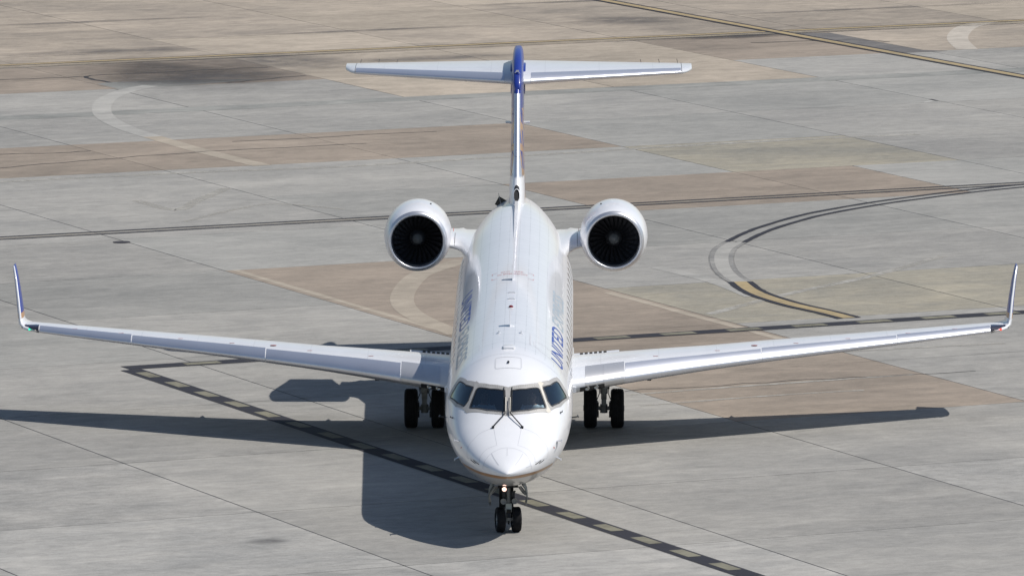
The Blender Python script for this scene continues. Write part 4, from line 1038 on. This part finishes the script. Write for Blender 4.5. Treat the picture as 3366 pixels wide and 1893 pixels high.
# bullet fairing on top
mb = MB(); rings = []
for y, zt, zb, w in ((26.70, 6.84, 6.74, .06), (26.78, 6.95, 6.70, .088), (26.95, 7.10, 6.65, .108), (27.2, 7.25, 6.60, .124), (27.7, 7.43, 6.6, .135), (28.3, 7.52, 6.65, .138), (29.0, 7.55, 6.7, .138), (29.8, 7.55, 6.7, .132), (30.6, 7.36, 6.75, .11), (31.1, 7.18, 6.8, .08), (31.5, 7.03, 6.9, .03)):
    R_ = []
    for k in range(28):
        a = 2*math.pi*k/28; c, s_ = math.cos(a), math.sin(a); m_ = (zt+zb)/2; r_ = (zt-zb)/2
        R_.append((math.copysign(abs(c)**.55, c)*w, y, m_+math.copysign(abs(s_)**.75, s_)*r_))
    rings.append(R_)
mb.loft(rings, cap=True); mb.build('fin_cap', M_blue, fin)
mb = MB(); mb.box((0.0, 27.02, 7.20), (.07, .05, .04)); mb.tube([(.0, 27.0, 7.2), (.06, 26.97, 7.14)], .01, 6); mb.tube([(.0, 27.0, 7.2), (-.06, 26.97, 7.16)], .01, 6); mb.build('fin_cap_fitting', M_alu, fin, smooth=False)
for sx in (1, -1):
    for (yc, zc, ry, rz, off) in ((29.0, 7.03, .8, .16, .165), (28.6, 6.62, .7, .12, .152)):
        mb = MB(); P = lambda o, k_: [(sx*o, yc+ry*k_*math.cos(a*math.pi/12), zc+rz*k_*math.sin(a*math.pi/12)) for a in range(24)]
        mb.loft([P(.11, 1), P(off, 1), P(off+.02, .94)]); q = P(off+.02, .94); mb.add(q, [tuple(range(24))]); mb.build('pivot_fairing', M_blue, fin, angle=30)
# tailplane halves
HX = [0.10, .25, 1.2, 2.4, 3.6, 3.98, 4.10, 4.18, 4.22, 4.235]
def h_le(x): return 27.55+(x-.15)*.60 + (0 if x < 3.98 else ((x-3.98)/.255)**2.2*.72)
def h_te(x): return 30.95+(x-.15)*.20
def h_pt(x, c, up, off=0.0):
    a, b = h_le(x), h_te(x); zl = 6.885+(x-.15)*.0; zt = 7.075-(x-.15)*.038; t = .088*(b-a)*(1.0 if x < 4.1 else .8)
    return (x, a+(b-a)*c-(off if c < .02 else 0), zl+(zt-zl)*c+(1 if up else -1)*(af(c, t)+off))
def h_ring(x, cs=CS, off=0.0): return [h_pt(x, c, True, off) for c in cs[::-1]]+[h_pt(x, c, False, off) for c in cs[1:]]
mb = MB(); mb.loft([h_ring(x) for x in HX], cap=True); ht = mb.build('tailplane', M_ws, plane, angle=50)
cu = [.15*(k/9)**1.8 for k in range(10)]
mb = MB(); mb.loft([[h_pt(x, c, True, .006) for c in cu[::-1]]+[h_pt(x, c, False, .006) for c in cu[1:5]] for x in (.32, 1.2, 2.4, 3.6, 3.96)], closed=False); mb.build('tailplane_leading_edge', M_slat, ht, fix=False)
mb = MB(); mb.loft([[h_pt(x, c, True, .005) for c in (.70, .7065)] for x in (.2, 2, 3.96)], closed=False); mb.build('elevator_seam', M_line, ht, smooth=False, fix=False)
mb = MB(); mb.loft([[h_pt(x, c, True, .005) for c in (.0, .01, .05, .1, .2, .4, .7, 1)] for x in (3.975, 3.985)], closed=False); mb.build('tip_seam', M_dline, ht, smooth=False, fix=False)
for x in (3.0, 3.45, 3.9):
    mb = MB(); mb.tube([h_pt(x, .99, True), (x-.02, h_te(x)+.07, 7.03)], .006, 5); mb.build('static_wick', M_dark, ht)
ht2 = mirror(ht, plane)
# service panel hanging open behind the fuselage on the left, and whip aerial
mb = MB(); R0 = Matrix.Rotation(math.radians(38), 3, 'Y') @ Matrix.Rotation(math.radians(-28), 3, 'X')
mb.box((-.40, 26.4, 4.10), (.215, .02, .22), Matrix.Rotation(math.radians(28), 3, 'Y') @ Matrix.Rotation(math.radians(-20), 3, 'Z')); mb.build('open_access_panel', simple('olive_panel', (.035, .033, .022), .6), plane, smooth=False)
mb = MB(); mb.tube([(-.38, 26.0, 4.05), (-.45, 26.0, 4.37)], [.010, .005], 6); mb.build('whip_aerial', M_gear, plane)

# ------------------------------------------------------------------ landing gear
def wheel(name, r, w, parent, loc, seg=48):
    mb = MB(); hw = w/2
    prof = [(-hw*.72, r*.56), (-hw*.95, r*.66), (-hw, r*.80), (-hw*.93, r*.92), (-hw*.72, r*.985)]
    g = [-.55, -.30, 0, .30, .55]
    for q in g: prof += [(hw*(q-.045), r), (hw*(q-.03), r*.978), (hw*(q+.03), r*.978), (hw*(q+.045), r)]
    prof += [(hw*.72, r*.985), (hw*.93, r*.92), (hw, r*.80), (hw*.95, r*.66), (hw*.72, r*.56)]
    mb.lathe(prof, (0, 0, 0), 'x', seg); o = mb.build(name, M_tyre, parent, angle=35); o.location = loc
    mb = MB(); mb.lathe([(-hw*.72, r*.57), (-hw*.5, r*.5), (-hw*.35, r*.3), (-hw*.6, r*.2), (-hw*.9, r*.14), (-hw*.95, .0001)], (0, 0, 0), 'x', 32)
    mb.lathe([(hw*.72, r*.57), (hw*.5, r*.5), (hw*.35, r*.3), (hw*.6, r*.2), (hw*.9, r*.14), (hw*.95, .0001)], (0, 0, 0), 'x', 32)
    mb.build('wheel_rim', M_rim, o)
    return o
def main_gear(sx):
    X, Y = sx*2.045, 17.26
    root = bpy.data.objects.new('main_landing_gear', None); COL.objects.link(root); root.parent = plane; root.location = (X, Y, 0)
    mb = MB(); mb.tube([(0, -.25, 1.62), (0, -.14, 1.15), (0, -.05, .80)], [.105, .10, .085], 16); mb.tube([(0, -.05, .82), (0, 0, .44)], .052, 14)
    mb.box((0, -.17, 1.18), (.26, .22, .30)); mb.box((0, -.12, 1.02), (.20, .20, .05)); mb.tube([(-.13, -.1, .93), (.13, -.1, .93)], .035, 10)
    mb.build('shock_strut', M_gear, root, angle=40)
    mb = MB(); mb.tube([(-.40, 0, .445), (.40, 0, .445)], .048, 14); mb.tube([(-.40, 0, .445), (-.47, 0, .445)], .06, 14); mb.tube([(.40, 0, .445), (.47, 0, .445)], .06, 14); mb.tube([(0, 0, .34), (0, 0, .54)], .085, 14)
    mb.build('axle', M_gear, root)
    mb = MB()
    for q in (-1, 1): mb.lathe([(q*.13, .0001), (q*.13, .17), (q*.20, .18), (q*.20, .0001)], (0, 0, .445), 'x', 20); mb.box((q*.145, -.16, .33), (.06, .10, .14)); mb.box((q*.14, -.15, .55), (.05, .08, .10))
    mb.build('brake_pack', M_dark, root, angle=35)
    mb = MB(); mb.box((0, -.14, .74), (.13, .03, .17), Matrix.Rotation(.5, 3, 'X')); mb.box((0, -.15, .60), (.11, .03, .15), Matrix.Rotation(-.4, 3, 'X')); mb.build('torque_link', M_gear, root, smooth=False)
    for q in (-1, 1):
        mb = MB(); mb.tube([(q*.05, -.18, 1.35), (q*.11, -.16, 1.05), (q*.10, -.12, .80), (q*.17, -.10, .62), (q*.13, -.12, .5)], .010, 6); mb.build('brake_hose', M_black, root)
    mb = MB(); mb.tube([(-sx*.05, .12, .95), (-sx*.75, .15, 1.25)], .045, 10); mb.build('side_brace', M_gear, root)
    mb = MB(); mb.box((sx*.0, .22, 1.35), (.34, .04, .42)); mb.build('gear_door', M_wing, root, smooth=False)
    for q in (-1, 1): wheel('main_tyre', .447, .305, root, (q*.308, 0, .447))
    return root
main_gear(1); main_gear(-1)
# nose gear, steered a few degrees
nose = bpy.data.objects.new('nose_landing_gear', None); COL.objects.link(nose); nose.parent = plane; nose.location = (0.005, 2.25, 0); nose.rotation_euler = (0, 0, math.radians(8))
for q in (-1, 1): wheel('nose_tyre', .262, .185, nose, (q*.168, 0, .262), 40)
mb = MB(); mb.tube([(0, .03, 1.15), (0, .02, .62)], [.062, .062], 16); mb.tube([(0, .02, .62), (0, 0, .26)], .040, 14); mb.tube([(-.12, 0, .262), (.12, 0, .262)], .035, 12); mb.box((0, -.02, .30), (.09, .10, .20)); mb.build('shock_strut', M_gear, nose)
mb = MB(); mb.box((0, -.055, .545), (.125, .06, .125)); mb.box((0, -.062, .455), (.12, .05, .05), Matrix.Rotation(.3, 3, 'X')); mb.build('steering_collar', simple('pale_green_gear', (.36, .40, .39), .5, dirt=.15, scale=10), nose, smooth=False)
mb = MB(); mb.box((0, -.09, .44), (.085, .025, .10), Matrix.Rotation(.5, 3, 'X')); mb.box((0, -.085, .36), (.075, .025, .10), Matrix.Rotation(-.4, 3, 'X')); mb.tube([(0, -.07, .17), (0, -.07, .24)], .02, 8); mb.build('torque_link', M_dark, nose, smooth=False)
for q in (-1, 1):
    mb = MB(); mb.lathe([(-.03, .062), (-.055, .062), (-.05, .05), (-.02, .03), (-.015, .0001)], (q*.118, -.10, .665), 'y', 20); mb.lathe([(.05, .02), (-.03, .062)], (q*.118, -.10, .665), 'y', 20); mb.build('taxi_light', M_gear, nose)
    mb = MB(); mb.tube([(q*.10, 0, .80), (q*.12, -.03, .60)], .030, 10); mb.tube([(q*.06, 0, .78), (q*.15, -.01, .86)], .02, 8); mb.box((q*.09, -.02, .80), (.08, .08, .12)); mb.build('steering_actuator', M_dark, nose, angle=35)
    mb = MB(); mb.tube([(q*.03, -.06, 1.0), (q*.06, -.08, .85), (q*.04, -.08, .7), (q*.08, -.06, .5)], .008, 6); mb.build('hydraulic_hose', M_black, nose)
mb = MB(); mb.tube([(0, .10, .70), (0, .75, 1.05)], .035, 10); mb.build('drag_brace', M_gear, nose)
mb = MB(); mb.box((0.015, .42, .80), (.30, .03, .70)); mb.build('rear_gear_door', M_black, nose, smooth=False)  # door coloured black for the shadow it hangs in
mb = MB(); mb.lathe([(-.02, .0001), (-.015, .03), (0, .045), (.05, .045)], (-.072, 1.88, .955), 'y', 18); mb.build('lit_taxi_lamp', emit('warm_lamp', (1.0, .62, .50, 1), 3.0), plane)
mb = MB(); mb.lathe([(-.022, .045), (-.02, .062), (.04, .055), (.06, .03)], (-.072, 1.88, .955), 'y', 18); mb.build('lamp_housing', M_dark, plane)
mb = MB(); mb.tube([(-.07, 1.93, .95), (-.05, 2.1, .93)], .02, 8); mb.build('lamp_bracket', M_gear, plane)
for sx in (1, -1):
    mb = MB(); rings = []
    prof = [(.315, 1.03), (.365, .97), (.400, .86), (.412, .76), (.402, .67), (.378, .59)]
    for k in range(9):
        f = k/8; y = 1.86+.78*f; R_ = []
        cut = .0 if f > .25 else (.25-f)*.6
        for (x, z) in prof: R_.append((sx*x, y+(1-z)*.0, max(z, .59+cut*.6)))
        for (x, z) in prof[::-1]: R_.append((sx*(x-.022), y, max(z, .59+cut*.6)+.004))
        rings.append(R_)
    mb.loft(rings, cap=True); d = mb.build('nose_gear_door', M_door, plane, angle=35)
    mb = MB(); mb.tube([(sx*.26, 2.0, 1.0), (sx*.31, 2.0, .93), (sx*.385, 2.0, .82)], [.018, .022, .03], 8); mb.tube([(sx*.22, 2.1, .98), (sx*.30, 2.1, .86), (sx*.37, 2.1, .80)], .014, 8); mb.build('door_hinge_arm', M_gear, d)
mb = MB(); mb.box((0, 2.35, .985), (.42, .7, .035)); mb.build('nose_gear_bay', M_black, plane, smooth=False)

# ------------------------------------------------------------------ pilots (each one continuous skinned body, seated)
def person(name, label, lean, sx, turn):
    root = thing(name, label, 'person'); base = l2w((sx*.52, 3.12, -.13)); root.location = base; root.rotation_euler = (AL, 0, 0)
    V = [(0, 0, 0), (0, -.01, .18), (0, -.02, .38), (0, -.03, .50), (0, -.05, .58),
         (.11, -.06, .0), (.13, -.48, .03), (.13, -.52, -.38), (-.11, -.06, 0), (-.13, -.48, .03), (-.13, -.52, -.38),
         (.19, -.03, .44), (.27, -.16, .22), (.18, -.40, .16), (.16, -.47, .17), (-.19, -.03, .44), (-.27, -.16, .22), (-.18, -.40, .16), (-.16, -.47, .17)]
    Rr = [.15, .145, .16, .075, .055, .09, .065, .045, .09, .065, .045, .075, .048, .034, .040, .075, .048, .034, .040]
    Ed = [(0, 1), (1, 2), (2, 3), (3, 4), (0, 5), (5, 6), (6, 7), (0, 8), (8, 9), (9, 10), (2, 11), (11, 12), (12, 13), (13, 14), (2, 15), (15, 16), (16, 17), (17, 18)]
    for hi, s2 in ((14, 1), (18, -1)):
        for f in range(5):
            px = V[hi][0]+(f-2)*.019; L_ = (.05, .075, .082, .076, .06)[f]; a = len(V)
            if f == 0: V += [(V[hi][0]-s2*.045, V[hi][1]-.01, V[hi][2]), (V[hi][0]-s2*.06, V[hi][1]-.04, V[hi][2]+.0)]
            else: V += [(px, V[hi][1]-L_*.6, V[hi][2]), (px, V[hi][1]-L_, V[hi][2]-.025)]
            Rr += [.010, .008]; Ed += [(hi, a), (a, a+1)]
    me = bpy.data.meshes.new('body'); me.from_pydata(V, Ed, []); o = bpy.data.objects.new('body', me); COL.objects.link(o)
    m1 = o.modifiers.new('s', 'SKIN'); m2 = o.modifiers.new('d', 'SUBSURF'); m2.levels = 2; m2.render_levels = 2
    for i, sv in enumerate(me.skin_vertices[0].data): sv.radius = (Rr[i], Rr[i]); sv.use_root = (i == 0)
    dg = bpy.context.evaluated_depsgraph_get(); dg.update(); body = bpy.data.meshes.new_from_object(o.evaluated_get(dg)); bpy.data.objects.remove(o)
    body.name = 'body'; body.materials.clear()
    shirt = bpy.data.materials.get('white_shirt') or simple('white_shirt', (.72, .74, .76), .8); skin = bpy.data.materials.get('skin') or simple('skin', (.36, .20, .14), .6); trou = bpy.data.materials.get('navy_trousers') or simple('navy_trousers', (.015, .018, .03), .85)
    for m in (shirt, skin, trou): body.materials.append(m)
    for p in body.polygons:
        c = p.center; p.use_smooth = True
        p.material_index = 1 if (c.z > .50 or (c.y < -.25 and c.z > .10)) else (2 if c.z < .06 or (c.y < -.12 and c.z < .12) else 0)
    bo = bpy.data.objects.new('body', body); COL.objects.link(bo); bo.parent = root
    hd = MB(); rings = []
    for k in range(13):
        f = k/12; z = .56+.235*f; w = .078*math.sin(math.pi*min(1, f*.86+.12))**.55; d_ = .098*math.sin(math.pi*min(1, f*.84+.13))**.5
        if k == 12: w, d_ = .02, .025
        R_ = []
        for a in range(24):
            t = 2*math.pi*a/24; x = w*math.sin(t); y = -d_*math.cos(t)
            if abs(math.sin(t)) < .3 and math.cos(t) > 0:
                y -= {5: .018, 4: .012, 6: .006, 3: .004, 2: .006}.get(k, 0)*(1-abs(math.sin(t))/.3)
            if math.cos(t) > .5 and .15 < abs(math.sin(t)) < .6 and k == 7: y += .006
            R_.append((x, y-.06, z))
        rings.append(R_)
    hd.loft(rings, cap=True); h = hd.build('head', skin, root); 
    hr = MB(); hr.loft([[(q[0]*1.06, (q[1]+.06)*1.06-.05, q[2]+.006) for q in rings[k]] for k in range(9, 13)], cap=True)
    hr.loft([[(q[0]*1.06, max(q[1], -.03)*1.0+.004, q[2]) for q in rings[k]] for k in range(5, 12)], cap=True); hr.build('hair', simple('dark_hair', (.02, .015, .012), .8) if 'dark_hair' not in bpy.data.materials else bpy.data.materials['dark_hair'], root)
    for s2 in (1, -1):
        e = MB(); e.lathe([(-.01, .0001), (-.008, .018), (0, .026), (.008, .018), (.01, .0001)], (s2*.082, -.055, .665), 'x', 12); e.build('ear', skin, root)
        e = MB(); e.lathe([(-.008, .0001), (-.004, .010), (.004, .010)], (s2*.030, -.142, .69), 'y', 10); e.build('eye', M_black, root)
    mo = MB(); mo.box((0, -.150, .612), (.045, .006, .008)); mo.build('mouth', simple('lips', (.25, .10, .08), .6) if 'lips' not in bpy.data.materials else bpy.data.materials['lips'], root, smooth=False)
    hs = MB(); hs.tube([(.095*math.sin(a), -.055, .68+.115*math.cos(a)) for a in [(-1.6+.32*k) for k in range(11)]], .009, 6); hs.build('headset', M_black, root)
    tie = MB(); tie.box((0, -.185, .30), (.05, .012, .26)); tie.build('tie', M_black, root, smooth=False)
    root.rotation_euler = (AL+lean, 0, turn); return root
person('person', 'pilot in white shirt seated behind the left hand windscreen pane', 0.05, -1, .15)
person('person', 'pilot in white shirt seated behind the right hand windscreen pane', 0.05, 1, -.15)
